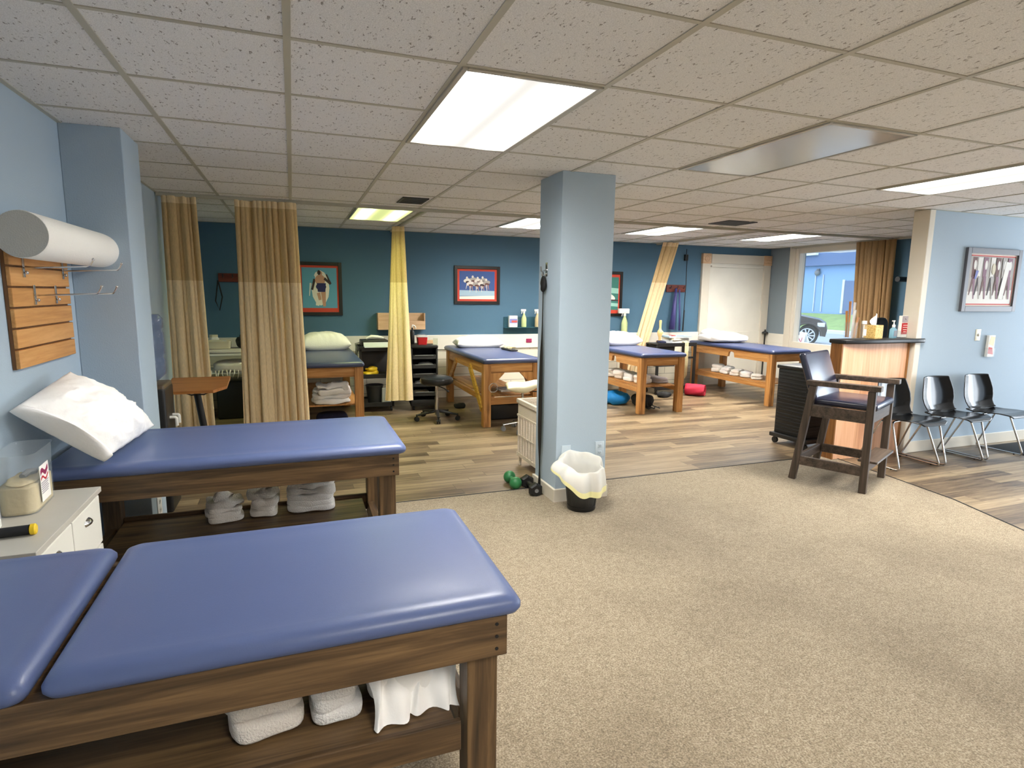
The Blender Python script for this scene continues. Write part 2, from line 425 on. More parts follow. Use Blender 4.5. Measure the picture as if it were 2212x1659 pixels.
def tag(o, label, cat, group=None):
    o['label'] = label; o['category'] = cat
    if group: o['group'] = group
    return o
def thing(name, label, cat, loc=(0, 0, 0), rz=0, group=None):
    o = bpy.data.objects.new(name, None); COL.objects.link(o)
    o.empty_display_size = .1
    o.location = loc; o.rotation_euler = (0, 0, rz)
    return tag(o, label, cat, group)
def struct(o):
    o['kind'] = 'structure'; return o
def B(*a, **k): return MB().box(*a, **k)
def copy_tree(o, parent=None):
    n = o.copy(); COL.objects.link(n)
    if parent is not None: n.parent = parent
    for ch in list(o.children): copy_tree(ch, n)
    return n
def arc(cx, cz, r, a0, a1, n):
    return [(cx+r*math.cos(math.radians(a0+(a1-a0)*i/n)), cz+r*math.sin(math.radians(a0+(a1-a0)*i/n))) for i in range(n+1)]
def rounded(pts, r, n=5):
    """round the corners of a 3-D polyline"""
    out = [Vector(pts[0])]
    for a, b_, d in zip(pts, pts[1:], pts[2:]):
        a, b_, d = Vector(a), Vector(b_), Vector(d)
        u1, u2 = (a-b_).normalized(), (d-b_).normalized()
        p, q = b_+u1*r, b_+u2*r
        for i in range(n+1):
            t = i/n; out.append((1-t)**2*p + 2*t*(1-t)*b_ + t*t*q)
    out.append(Vector(pts[-1])); return out
def text_part(body, size, mat, parent, name, loc, rot, depth=.0008):
    cu = bpy.data.curves.new(name, 'FONT'); cu.body = body; cu.size = size; cu.extrude = depth; cu.align_x = 'CENTER'; cu.align_y = 'CENTER'
    t = bpy.data.objects.new(name, cu); COL.objects.link(t)
    dg = bpy.context.evaluated_depsgraph_get(); dg.update()
    me = bpy.data.meshes.new_from_object(t.evaluated_get(dg)); me.materials.append(MATS[mat])
    bpy.data.objects.remove(t)
    o = bpy.data.objects.new(name, me); COL.objects.link(o); o.parent = parent; o.location = loc; o.rotation_euler = rot
    return o

# ------------------------------------------------------------------ room shell
XL, XR, YB, YF = -1.1, 8.0, 8.42, -3.0
XE = 9.6                          # glazed entrance front, further out than the street window wall
struct(B(XL-.1, XE+.14, YF-.1, YB+.1, -.12, 0).build('floor', 'laminate_plank', smooth=False))
carp = MB(); carp.prism([(XL, YF), (4.05, YF), (4.20, .6), (4.52, 2.25), (4.73, 2.9), (4.80, 3.45), (4.86, 4.17), (XL, 4.17)], .008)
carpet = struct(carp.build('floor_carpet', 'carpet_pile', smooth=False)); carpet.location.z = .0005
strip = MB(); strip.tube([(XL, 4.175, .008), (4.865, 4.175, .008)], .008, 6, flat=.6)
strip.tube([(4.867, 4.175, .008), (4.807, 3.45, .008), (4.737, 2.9, .008), (4.527, 2.25, .008), (4.207, .6, .008), (4.057, YF, .008)], .008, 6, flat=.6)
struct(strip.build('trim_1', 'black_rubber'))  # transition strip; its shadow line along the carpet edge is painted in as black
struct(B(XL-.1, XE+.14, YF-.1, YB+.1, ZC, ZC+.1).build('ceiling', 'ceiling_tile', smooth=False))
# suspended grid bars
gb = MB(); hw = .0125
def bar_x(x, y0, y1, w=hw): gb.box(x-w, x+w, y0, y1, ZC-.004, ZC+.001)
def bar_y(y, x0, x1, w=hw): gb.box(x0, x1, y-w, y+w, ZC-.0035, ZC+.001)
xs = [GX0+G*i for i in range(0, 18) if GX0+G*i < XE]
for x in xs: bar_x(x, YF, YB if x < XR else 4.0)
y = GY0 - G*8
while y < 5.95:
    bar_y(y, XL, XE if y < 4.0 else XR, .010); y += G
for y in (6.71, 7.32, 7.93): bar_y(y, XL, XR, .010)
struct(gb.build('trim_2', 'grid_bar', smooth=False))
edge = MB()
edge.box(XL, XL+.022, YF, YB, ZC-.004, ZC); edge.box(XL, XR, YB-.022, YB, ZC-.004, ZC)
edge.box(XR-.022, XR, 4.16, YB, ZC-.004, ZC); edge.box(5.74, XE, 4.008, 4.03, ZC-.004, ZC)
struct(edge.build('trim_3', 'grid_bar', smooth=False))

struct(B(XL-.1, XL, YF, YB+.1, 0, ZC).build('wall_left', 'paint_blue', smooth=False))
struct(B(XL, -.82, 3.8, 4.18, 0, ZC, .004).build('wall_left_pier', 'paint_blue', smooth=False))
struct(B(XL, XR, YB, YB+.1, .93, ZC).build('wall_back', 'paint_teal', smooth=False))
struct(B(XL, XR, YB-.01, YB+.1, 0, .72).build('wall_back_lower', 'white_brick', smooth=False))
struct(B(XL, XR, YB-.03, YB+.1, .72, .93, .004).build('trim_4', 'paint_white', smooth=False))
struct(B(XL-.1, XE+.1, YF-.1, YF, 0, ZC).build('wall_front', 'paint_rear', smooth=False))
# right wall with the big window and the shopfront glazing
struct(B(XR, XR+.14, 7.77, YB+.1, .9, ZC).build('wall_right', 'paint_slate', smooth=False))
struct(B(XR-.012, XR+.14, 6.25, YB+.1, 0, .735).build('wall_right_lower', 'paint_white', smooth=False))
struct(B(XR-.016, XR+.14, 7.77, YB, .735, .9, .004).build('trim_5', 'paint_white', smooth=False))
struct(B(XR, XR+.14, 6.25, 7.77, 2.29, ZC).build('wall_right_header', 'paint_slate', smooth=False))
struct(B(XR, XR+.14, 4.16, 6.25, 0, ZC).build('wall_right_middle', 'paint_teal', smooth=False))
struct(B(XE, XE+.14, YF, -2.1, 0, ZC).build('wall_right_front', 'paint_slate', smooth=False))
struct(B(XE, XE+.14, -2.1, 3.94, 0, .12).build('wall_right_kerb', 'paint_white', smooth=False))
struct(B(XE, XE+.14, -2.1, 3.94, 2.25, ZC).build('wall_right_lintel', 'paint_slate', smooth=False))
def window(name, y0, y1, z0, z1, w, mul=(), XR=8.0):
    f = MB()
    f.box(XR-.02, XR+.10, y0-w, y0+.03, z0-w, z1+w, .006); f.box(XR-.02, XR+.10, y1-.03, y1+w, z0-w, z1+w, .006)
    f.box(XR-.02, XR+.10, y0, y1, z1-.02, z1+w, .006); f.box(XR-.03, XR+.10, y0, y1, z0-w, z0+.02, .006)
    f.box(XR-.032, XR-.018, y1+.05, y1+w-.03, z0-w, z1+w, .005); f.box(XR-.032, XR-.018, y1-.02, y1+.02, z0, z1, .004)
    for m_ in mul: f.box(XR+.01, XR+.09, m_-.03, m_+.03, z0, z1, .005)
    o = struct(f.build(name, 'paint_trim', smooth=False))
    MB().box(XR+.05, XR+.056, y0+.025, y1-.025, z0+.015, z1-.015).build('pane', 'window_glass', o, smooth=False)
    return o
window('window_1', 6.27, 7.78, .77, 2.285, .19)
window('window_2', -2.1, 3.92, .14, 2.24, .03, (-.7, .7, 1.9, 2.9), XE)
# entrance partition with its cream end trim and baseboard
struct(B(5.72, XE+.14, 4.03, 4.16, 0, ZC).build('wall_partition', 'paint_blue', smooth=False))
t = MB(); t.box(5.675, 5.735, 4.005, 4.165, 0, ZC-.004, .005); t.box(5.735, 5.76, 4.012, 4.0295, 0, ZC-.004, .003)
struct(t.build('trim_6', 'paint_trim', smooth=False))
struct(B(5.76, XE, 4.017, 4.03, 0, .115, .004).build('baseboard_partition', 'paint_trim', smooth=False))
# free standing square column
struct(B(1.775, 2.19, 3.83, 4.22, 0, ZC, .004).build('wall_column', 'paint_blue', smooth=False))
t = MB(); t.box(1.757, 2.208, 3.812, 4.238, 0, .105, .004)
struct(t.build('baseboard_column', 'paint_trim', smooth=False))
# cased white panel door at the back right
t = MB()
t.box(6.52, 6.68, YB-.045, YB+.01, 0, 2.09, .006); t.box(7.84, 7.99, YB-.045, YB+.01, 0, 2.09, .006)
t.box(6.70, 7.82, YB-.045, YB+.01, 2.095, 2.25, .006)
d1 = struct(t.build('door_1', 'paint_trim', smooth=False))
t = MB(); t.box(6.68, 7.84, YB-.02, YB+.01, 0, 2.10, .003); t.box(6.70, 7.82, YB-.05, YB-.018, 2.03, 2.06, .004)
t.build('panel', 'paint_white', d1, smooth=False)
for x0 in (6.515, 7.825):
    t = MB(); t.box(x0, x0+.17, YB-.055, YB+.01, 2.085, 2.255, .006)
    t.lathe([(.055, 0), (.055, .004), (.045, .01), (.03, .004), (.012, .008), (0, .009)], 20, M=Matrix.Translation((x0+.085, YB-.054, 2.17)) @ Matrix.Rotation(PI/2, 4, 'X'))
    t.build('rosette_block', 'birch', d1)

# ------------------------------------------------------------------ ceiling lights, vents, tracks
def light(x, y, label, mat, w=.60, l=1.2, group=None):
    t = thing('ceiling_light', label, 'ceiling light', (x, y, ZC))
    if group: t['group'] = group
    f = MB()
    for s in (-1, 1):
        f.box(s*w/2, s*(w/2-.022), -l/2, l/2, -.012, .001, .003); f.box(-w/2+.022, w/2-.022, s*l/2, s*(l/2-.022), -.012, .001, .003)
    f.build('frame', 'aluminium', t, smooth=False)
    MB().box(-w/2+.02, w/2-.02, -l/2+.02, l/2-.02, -.008, -.001).build('diffuser', mat, t, smooth=False)
    return t
cx = lambda i: GX0+G*(i+.5)
cy = GY0+G
light(cx(2), cy, 'large lit two tube ceiling light nearest the camera, left of the column', 'lamp_near')
light(cx(5), cy, 'unlit ceiling light panel between the two lit ones', 'lamp_unlit')
light(cx(8), cy, 'lit ceiling light at the right edge above the entrance', 'lamp_warm')
yb = 6.70
light(cx(2), yb, 'greenish dim ceiling light above the hanging curtain bundle', 'lamp_green')
light(cx(5), yb, 'bright ceiling light at the back partly hidden by the column', 'lamp_warm')
light(cx(8), yb, 'bright back ceiling light just right of the column', 'lamp_warm')
light(6.55, yb, 'bright back ceiling light nearest the street window', 'lamp_warm')
light(cx(8), -.79, 'lit ceiling light behind the viewer by the entrance', 'lamp_warm')
light(cx(2), -.79, 'lit ceiling light just behind the viewer', 'lamp_warm')
def vent(x, y, w, l, label):
    t = thing('ceiling_vent', label, 'vent', (x, y, ZC))
    f = MB()
    for s in (-1, 1):
        f.box(s*w/2, s*(w/2-.02), -l/2, l/2, -.010, 0, .002); f.box(-w/2, w/2, s*l/2, s*(l/2-.02), -.010, 0, .002)
    f.build('frame', 'charcoal', t, smooth=False)
    f = MB(); n = 9
    for k in range(n):
        yy = -l/2+.03+(l-.06)*k/(n-1); f.box(-w/2+.02, w/2-.02, yy-.006, yy+.010, -.008, -.005)
    f.build('louvre', 'charcoal', t, smooth=False)
    MB().box(-w/2+.01, w/2-.01, -l/2+.01, l/2-.01, -.004, -.0005).build('backing', 'black_matte', t, smooth=False)
vent(1.075, 5.60, .24, .34, 'small dark ceiling vent in front of the greenish light')
vent(4.80, 5.68, .40, .36, 'wide dark ceiling vent above the right treatment bays')
def track(p0, p1, label):
    m_ = MB(); d = Vector(p1)-Vector(p0)
    s = Vector((-d.y, d.x, 0)).normalized()*.014
    m_.prism([(p0[0]+s.x, p0[1]+s.y), (p0[0]-s.x, p0[1]-s.y), (p1[0]-s.x, p1[1]-s.y), (p1[0]+s.x, p1[1]+s.y)], .028, Matrix.Translation((0, 0, ZC-.030)))
    return tag(m_.build('curtain_track', 'grid_bar', smooth=False), label, 'curtain track')
track((XL+.01, 6.1, 0), (XR-.02, 6.1, 0), 'long ceiling curtain track across the fronts of the bays')
track((1.31, 6.12, 0), (1.31, 8.38, 0), 'ceiling curtain track running back over the yellowish curtain bundle')
track((5.60, 6.12, 0), (5.60, 8.38, 0), 'ceiling curtain track running back over the slanting curtain')
track((XR-.05, 5.7, 0), (XR-.05, 7.9, 0), 'short curtain track over the street window')

# ------------------------------------------------------------------ curtains
def curtain(label, ta, tb, ba, bb, zt, zs, zb, n, amp, seed, mats=('curtain_mesh', 'curtain_tan'), rows=26):
    """ta,tb: top ends; ba,bb: bottom ends (x,y); zs: seam between open mesh and cloth"""
    o0 = ((ba[0]+bb[0])/2, (ba[1]+bb[1])/2)
    rnd = random.Random(seed)
    m = n*2+2
    ph = [rnd.uniform(-1.5, 1.5) for _ in range(m)]; am = [rnd.choice((.25, .5, .9, 1.2, 1.35)) for _ in range(m)]
    wp = [0.0]
    for _ in range(n): wp.append(wp[-1]+rnd.uniform(.45, 1.6))
    wp = [w/wp[-1] for w in wp]
    L = math.hypot(tb[0]-ta[0], tb[1]-ta[1]); px, py = -(tb[1]-ta[1])/L, (tb[0]-ta[0])/L
    def pt(s, z):
        t = (zt-z)/(zt-zb)
        j = min(int(s*n), n-1); sw = wp[j]+(wp[j+1]-wp[j])*(s*n-j)
        x = (ta[0]+(tb[0]-ta[0])*sw)*(1-t)+(ba[0]+(bb[0]-ba[0])*sw)*t
        y = (ta[1]+(tb[1]-ta[1])*sw)*(1-t)+(ba[1]+(bb[1]-ba[1])*sw)*t
        k = s*n*2; i = int(min(k, n*2-1)); fr = k-i; fr = fr*fr*(3-2*fr)
        a = am[i]*(1-fr)+am[i+1]*fr; p = ph[i]*(1-fr)+ph[i+1]*fr
        w = math.sin(2*PI*n*s+p*(.35+t))
        w = math.copysign(abs(w)**.75, w)
        off = amp*a*w*(.8+.5*t) + amp*.8*noise.noise((s*4+seed, z*.55, seed*1.3))
        sl = amp*.65*math.cos(2*PI*n*s+p*(1+t))*a
        return Vector((x+px*off+(tb[0]-ta[0])/L*sl-o0[0], y+py*off+(tb[1]-ta[1])/L*sl-o0[1], z))
    t = thing('privacy_curtain', label, 'curtain', (o0[0], o0[1], 0))
    nu = n*12
    MB().grid(lambda u, v_: pt(u, zt-.05-(zt-.05-zs)*v_), nu, 10).build('mesh_band', mats[0], t, ang=180)
    MB().grid(lambda u, v_: pt(u, zs-(zs-zb)*v_), nu, rows).build('drape', mats[1], t, ang=180)
    MB().grid(lambda u, v_: pt(u, zt+.012-.062*v_), nu, 3).build('heading', mats[1], t, ang=180)
    return t
curtain('tan curtain hanging against the left wall beside the water dispenser', (-1.06, 6.1), (-.79, 6.1), (-1.07, 6.1), (-.74, 6.1), 2.345, 1.62, .06, 6, .034, 3)
curtain('widest tan curtain, left of the framed athlete picture', (-.47, 6.1), (.05, 6.1), (-.50, 6.1), (.10, 6.1), 2.345, 1.615, .06, 11, .034, 7)
curtain('narrow yellowish tan curtain bundle under the greenish light', (1.20, 7.72), (1.33, 7.58), (1.02, 7.38), (1.36, 7.30), 2.345, 1.66, .19, 4, .034, 12)
curtain('tan curtain pulled aslant behind the bed right of the column', (5.42, 7.95), (5.68, 7.92), (4.93, 8.17), (5.16, 8.15), 2.345, 1.74, .10, 4, .022, 21)
curtain('brown curtain gathered beside the street window', (7.89, 6.62), (7.89, 6.02), (7.89, 6.52), (7.89, 5.98), 2.345, 2.2, .30, 9, .034, 33, ('curtain_brown', 'curtain_brown'))

# ------------------------------------------------------------------ treatment tables
def pad_mesh(x0, x1, y0, y1, h, rc=.03, fat=1.0):
    """rolled edge cushion: stacked rounded outlines lofted together"""
    m_ = MB()
    prof = [(.012, 0), (.002, .006), (-.004, .018), (-.004, .030), (.004, h-.012), (.016, h-.004), (.03, h), (.05, h-.0015), (.075, h-.002), (.11, h), (.18, h+.002)]
    rings = []
    for (ins, z) in prof:
        a0, a1, b0, b1 = x0+ins, x1-ins, y0+ins, y1-ins
        r_ = max(.012, rc+.3*ins); ring = []
        for (qx, qy, s) in ((a1-r_, b1-r_, 0), (a0+r_, b1-r_, 90), (a0+r_, b0+r_, 180), (a1-r_, b0+r_, 270)):
            for k in range(7):
                a = math.radians(s+90*k/6); ring.append(m_.bm.verts.new((qx+r_*math.cos(a), qy+r_*math.sin(a), z)))
        rings.append(ring)
    for a, b_ in zip(rings, rings[1:]):
        N = len(a)
        for k in range(N): m_.bm.faces.new([a[k], a[(k+1) % N], b_[(k+1) % N], b_[k]])
    m_.bm.faces.new(rings[-1]); m_.bm.faces.new(rings[0][::-1])
    return m_
def stained_table(label, x0, x1, y0, y1, split=None, zs=.38, front_rail=True):
    """dark stained bench table running along x; y0 is the side nearest the viewer"""
    t = thing('treatment_table', label, 'treatment table', (x1, y0, 0), 0, 'treatment tables')
    w, d, zb = x1-x0, y1-y0, .70
    e = -.035                                                # frame inset below the cushion
    parts = [(-w, 0)] if split is None else [(split-x1+.010, 0), (-w, split-x1-.020)]
    for (a, b_) in parts: pad_mesh(a, b_, 0, d, .056).build('cushion', 'vinyl_navy', t, ang=180, loc=(0, 0, zb))
    B(-w+.02, e, .012, .05, .585, zb, .003).build('apron', 'stained_x', t, smooth=False)
    B(-w+.02, e, d-.05, d-.012, .585, zb, .003).build('apron', 'stained_x', t, smooth=False)
    B(e-.038, e, .051, d-.051, .59, zb, .003).build('end_rail', 'stained_y', t, smooth=False)
    B(-w+.02, -w+.058, .051, d-.051, .59, zb, .003).build('end_rail', 'stained_y', t, smooth=False)
    B(-w+.06, e-.04, .051, d-.051, zb-.02, zb-.001).build('deck_board', 'stained_x', t, smooth=False)
    for lx in (e-.013-.086, -w+.06):
        for ly in (.052, d-.052-.086):
            B(lx, lx+.086, ly, ly+.086, .009, zb-.02, .004).build('leg', 'stained_z', t, smooth=False)
    B(-w+.15, e-.13, .075, d-.075, zs-.018, zs, .002).build('shelf', 'stained_x', t, smooth=False)
    B(-w+.147, e-.115, .056, .074, zs-.085, zs+.004, .003).build('shelf_rail', 'stained_x', t, smooth=False)
    B(-w+.147, e-.10, d-.094, d-.076, zs-.085, zs+.02, .003).build('shelf_rail', 'stained_x', t, smooth=False)
    for lx in (e-.10, -w+.06+.02):
        B(lx, lx+.04, .139, d-.139, zs-.1, zs-.02, .003).build('stretcher', 'stained_y', t, smooth=False)
    for zz in (.62, .655, .69):
        MB().cyl((-.065, .0105, zz-.012), (-.065, .013, zz-.012), .005, n=8).build('screw', 'black_matte', t)
    return t
stained_table('blue padded table with dark stained frame, split cushion, nearest the camera', -1.07, .535, 1.345, 2.05, -.525)
stained_table('blue padded table with dark stained frame against the left wall, white pillow on it', -1.085, .525, 3.00, 3.785, zs=.25)

def pine_table(label, x0, x1, y0, y1, zs, braced=False, notch=True, vin='vinyl_dark'):
    t = thing('treatment_table', label, 'treatment table', ((x0+x1)/2, y0, 0), 0, 'treatment tables')
    w, d, zb = x1-x0, y1-y0, .742
    pad_mesh(-w/2, w/2, 0, d, .058).build('cushion', vin, t, ang=180, loc=(0, 0, zb))
    a = w/2-.045
    for s in (-1, 1):
        m_ = MB()
        if notch:
            P = [(.05, zb-.12), (d*.42, zb-.12), (d*.43, zb-.05), (d*.46, zb-.03), (d*.49, zb-.05), (d*.50, zb-.12), (d-.05, zb-.12), (d-.05, zb), (.05, zb)]
        else:
            P = [(.05, zb-.12), (d-.05, zb-.12), (d-.05, zb), (.05, zb)]
        m_.prism(P, .036, Matrix(((0, 0, 1, s*a-.018), (1, 0, 0, 0), (0, 1, 0, 0), (0, 0, 0, 1))))
        m_.build('side_rail', 'pine_y', t, smooth=False)
        B(-a+.02, a-.02, .05 if s < 0 else d-.09, .088 if s < 0 else d-.05, zb-.11, zb, .003).build('end_rail', 'pine_x', t, smooth=False)
        for ly in (.055, d-.055-.09):
            B(s*a-.055 if s > 0 else s*a-.035, s*a+.035 if s > 0 else s*a+.055, ly-.03, ly+.06, 0, zb-.002 if s else 0, .004).build('leg', 'pine_z', t, smooth=False)
        B(s*(a-.012)-.016, s*(a-.012)+.016, .12, d-.12, zs-.08, zs-.016, .003).build('shelf_rail', 'pine_y', t, smooth=False)
    B(-a+.03, a-.03, .10, d-.10, zs-.016, zs, .002).build('shelf', 'pine_y', t, smooth=False)
    if braced:
        for s in (-1, 1):
            xx = s*(a+.03)
            for (q0, q1) in ((.10, .62), (d-.10, d-.62)):
                m_ = MB(); p0 = Vector((xx, q0, .20)); p1 = Vector((xx, q1, zb-.09)); dd = (p1-p0)
                M = Matrix.Translation((p0+p1)/2) @ dd.to_track_quat('Z', 'X').to_matrix().to_4x4()
                m_.box(-.042, .042, -.012, .012, -dd.length/2, dd.length/2, .003, M=M)
                m_.build('brace', 'pine_yellow_y' if s < 0 and q0 < .5 else 'pine_y', t, smooth=False)
            m_ = MB(); m_.prism([(s*(a-.05), zb-.11), (s*(a-.22), zb-.11), (s*(a-.05), zb-.28)], .03, Matrix(((1, 0, 0, 0), (0, 0, 1, .03), (0, 1, 0, 0), (0, 0, 0, 1))))
            m_.build('gusset', 'pine_z', t, smooth=False)
        B(-a+.05, a-.05, .045, .075, zs-.10, zs-.018, .003).build('front_stretcher', 'pine_x', t, smooth=False)
    return t
bed3 = pine_table('blue padded pine table behind the widest curtain, towels on its shelf', -.02, .69, 6.42, 8.30, .33, notch=False)
bed4 = pine_table('pine table with diagonal yellow braces, beside the white saddle stool', 2.0, 2.72, 6.32, 8.20, .36, braced=True, notch=False)
bed5 = pine_table('blue padded pine table just right of the column, blue bag beneath', 4.16, 4.85, 6.44, 8.06, .36)
bed6 = pine_table('blue padded pine table in front of the cased white panel door', 6.26, 6.96, 6.40, 8.30, .32)

# ------------------------------------------------------------------ pillows and towels
def pillow(w, d, h, seed, wr=.010, n=44):
    m_ = MB(); sd = Vector((seed*2.3, seed*1.1, 0))
    def prof(u, v_):
        a = max(0, 1-abs(u)**3.2)**.55; b_ = max(0, 1-abs(v_)**3.2)**.55
        return a*b_
    def pt(u, v_, top):
        U, V = u*2-1, v_*2-1
        k = prof(U, V)
        x = U*w/2*(1-.07*V*V*(1-abs(U))**.3*0 - .05*(1-abs(V)**2)*abs(U)**3)
        y = V*d/2*(1-.05*(1-abs(U)**2)*abs(V)**3)
        q = Vector((x*6, y*6, 0))+sd
        rk = noise.noise(q)*wr*1.6 + abs(noise.noise(Vector((q.x*2.2+q.y, q.y*.9, seed))))*wr*1.6
        z = h*.32 + (h*.68*k + rk*min(1, k*2) if top else -h*.32*min(1, k*1.6))
        return Vector((x, y, max(0, z)))
    m_.grid(lambda u, v_: pt(u, v_, True), n, n); m_.grid(lambda u, v_: pt(u, v_, False), n, n)
    bmesh.ops.remove_doubles(m_.bm, verts=m_.bm.verts, dist=.0005)
    return m_
p = pillow(.62, .44, .22, 4).build('bed_pillow', 'white_cotton', ang=180); p.location = (.36, 7.92, .802); p.rotation_euler = (0, 0, .05)
tag(p, 'white pillow on the pine table below the athlete picture', 'pillow', 'bed pillows')
p = pillow(.66, .40, .15, 9).build('bed_pillow', 'white_cotton', ang=180); p.location = (2.40, 7.86, .802); p.rotation_euler = (0, 0, -.06)
tag(p, 'white pillow on the braced pine table below the horse race picture', 'pillow', 'bed pillows')
p = pillow(.62, .46, .19, 15).build('bed_pillow', 'white_cotton', ang=180); p.location = (4.56, 7.75, .802); p.rotation_euler = (0, 0, .1)
tag(p, 'white pillow on the pine table right beside the column', 'pillow', 'bed pillows')

# big pillow leaning against the left wall on the second table
def leaning_pillow():
    A = Vector((-.74, 3.64, .80)); Bq = Vector((-.80, 3.00, .80)); Cq = Vector((-1.05, 2.83, 1.07)); D = Vector((-1.0, 3.30, 1.15))
    m_ = MB(); nrm = ((A-Cq).cross(D-Bq)).normalized()
    if nrm.x < 0: nrm = -nrm
    base = Vector((-.9, 3.2, .757))
    n = 60
    def pt(u, v_, top):
        U, V = u*2-1, v_*2-1
        k = (max(0, 1-abs(U)**3)**.6)*(max(0, 1-abs(V)**3)**.6)
        p_ = Bq.lerp(A, u).lerp(Cq.lerp(D, u), v_)
        q = Vector((u*3.0, v_*3.0, 2.7))
        folds = noise.noise(q*1.5)*.02 + (1-abs(noise.noise(Vector((u*5+v_*4, v_*5-u*3, 1.3))))**.7)*.030*k + (1-abs(noise.noise(Vector((u*9-v_*6, v_*8+u*5, 4.3))))**.7)*.014*k - .022
        edge = .012*noise.noise(Vector((u*9, v_*9, 5)))
        off = (.10*k+folds*min(1, 2.2*k)) if top else -(.05*k)
        p_ = p_+nrm*off+Vector((0, 1, .3))*edge*(1-k)
        p_.x = max(p_.x, XL+.012); p_.z = max(p_.z, .7595)
        return p_-base
    m_.grid(lambda u, v_: pt(u, v_, True), n, n); m_.grid(lambda u, v_: pt(u, v_, False), n, n)
    bmesh.ops.remove_doubles(m_.bm, verts=m_.bm.verts, dist=.0005)
    o = m_.build('bed_pillow', 'white_cotton', ang=180); o.location = base
    tag(o, 'large crumpled white pillow leaning on the left wall below the slat board', 'pillow', 'bed pillows')
    # open pillowcase hem at the lower edge
    h = MB()
    def hp(u, v_):
        p_ = Bq.lerp(Cq, u)
        a = 2*PI*v_
        q = p_+(nrm*(.055*math.cos(a)+.025)*math.sin(PI*min(1, max(0, u*.9+.05)))**.5)+(Vector((0, -1, -.15))*(.03+.02*math.sin(a+u*3)))
        q.x = max(q.x, XL+.012); q.z = max(q.z, .7600)
        return q-base
    h.grid(hp, 24, 17); h.build('pillowcase_hem', 'white_cotton', o, ang=180, solid=.003)
leaning_pillow()

def towel(label, x, y, z, w, d, h, rz=0, layers=3, mat='terry_white', seed=1, group=None, crumple=.006, name='folded_towel', cat='towel', tuft=0):
    m_ = MB(); rnd = random.Random(seed); hh = h/layers; zz = 0
    for k in range(layers):
        sh = 1-.05*k*rnd.random()
        m_.blob(w*sh*rnd.uniform(.94, 1), d*sh*rnd.uniform(.94, 1), hh*1.18, e=4.5, cuts=9, amp=crumple*(1+.8*k), fr=9, seed=seed+k*3,
                o=(rnd.uniform(-.01, .01), rnd.uniform(-.01, .01), zz), M=Matrix.Rotation(rnd.uniform(-.08, .08), 4, 'Z'))
        zz += hh*.93
    if tuft:
        def tp(u, v_):
            a = u*PI*1.15
            return Vector(((v_-.5)*w*.42+.02*math.sin(7*u), -d*.1+.3*d*math.cos(a), zz-.004+tuft*math.sin(a)*(1+.35*math.sin(v_*4+seed))))
        m_.grid(tp, 12, 10)
    o = m_.build(name, mat, ang=180); o.location = (x, y, z); o.rotation_euler = (0, 0, rz)
    return tag(o, label, cat, group)
g1 = 'folded towels on the table shelves'
ZT1 = .381; ZT2 = .251
towel('thick cream towel on the nearest table shelf, leftmost of three', -.115, 1.585, ZT1, .185, .20, .115, .25, 2, 'terry_cream', 3, g1, .010)
towel('white towel in the middle on the nearest table shelf', .060, 1.60, ZT1, .135, .20, .115, .1, 3, 'terry_white', 8, g1, .006)
def sheet_heap():
    m_ = MB()
    m_.blob(.21, .24, .13, e=3.2, cuts=12, amp=.02, fr=9, seed=5)
    def fl(u, v_):
        x = -.12+.25*u; w_ = .5+.5*math.sin(u*9)
        y = -.10-.05*v_-.02*w_*v_; z = .115-(.115)*v_+.012*math.sin(u*22)*(1-v_)
        return Vector((x+.012*math.sin(u*15+v_*3), y-.012*math.sin(u*26), max(.002, z)))
    m_.grid(fl, 40, 10)
    o = m_.build('crumpled_sheet', 'white_cotton', ang=180); o.location = (.254, 1.615, ZT1+.004); o.rotation_euler = (0, 0, .12)
    tag(o, 'crumpled white sheet on the nearest table shelf beside its front leg', 'sheet')
sheet_heap()
towel('small cream towel on the second table shelf, leftmost of three', -.415, 3.565, ZT2, .185, .17, .12, .2, 4, 'terry_cream', 13, g1, .007, tuft=.05)
towel('cream towel with a turned up corner, middle of the second table shelf', -.205, 3.585, ZT2, .15, .18, .14, -.08, 4, 'terry_cream', 17, g1, .008, tuft=.035)
towel('tall pile of white cloths on the second table shelf, rightmost of three', .055, 3.595, ZT2, .275, .19, .185, -.1, 5, 'terry_white', 19, 'folded towels on the table shelves', .007, tuft=.03)
towel('bundle of white towels on the shelf under the table below the athlete picture', .36, 6.66, .331, .40, .30, .21, .05, 4, 'terry_white', 25, g1, .02)
for k in range(4):
    towel(['pale towel at the left end of the shelf row under the table by the column', 'second pale rolled towel on the shelf under the table by the column', 'third pale rolled towel on the shelf under the table by the column', 'pale towel nearest the front leg of the table by the column'][k],
          4.36+.012*k, 7.50-.245*k, .361, .22, .185, .11, .1*k, 2, ['terry_cream', 'terry_cream', 'terry_white', 'terry_cream'][k], 31+k, g1, .012)
towel('flat grey folded towel on the front of the shelf by the column', 4.645, 6.90, .361, .22, .52, .07, .04, 2, 'terry_grey', 41, g1, .005)
for k in range(5):
    towel(['white rolled towel under the table at the panel door, farthest back', 'second white rolled towel under the table at the panel door', 'third white rolled towel under the table at the panel door', 'fourth white rolled towel under the table at the panel door', 'white rolled towel under the table at the panel door, nearest the front'][k],
          6.46, 7.76-.22*k, .321, .20, .165, .12-.012*k, .2*k, 2, 'terry_white' if k % 2 else 'terry_cream', 51+k, g1, .013)
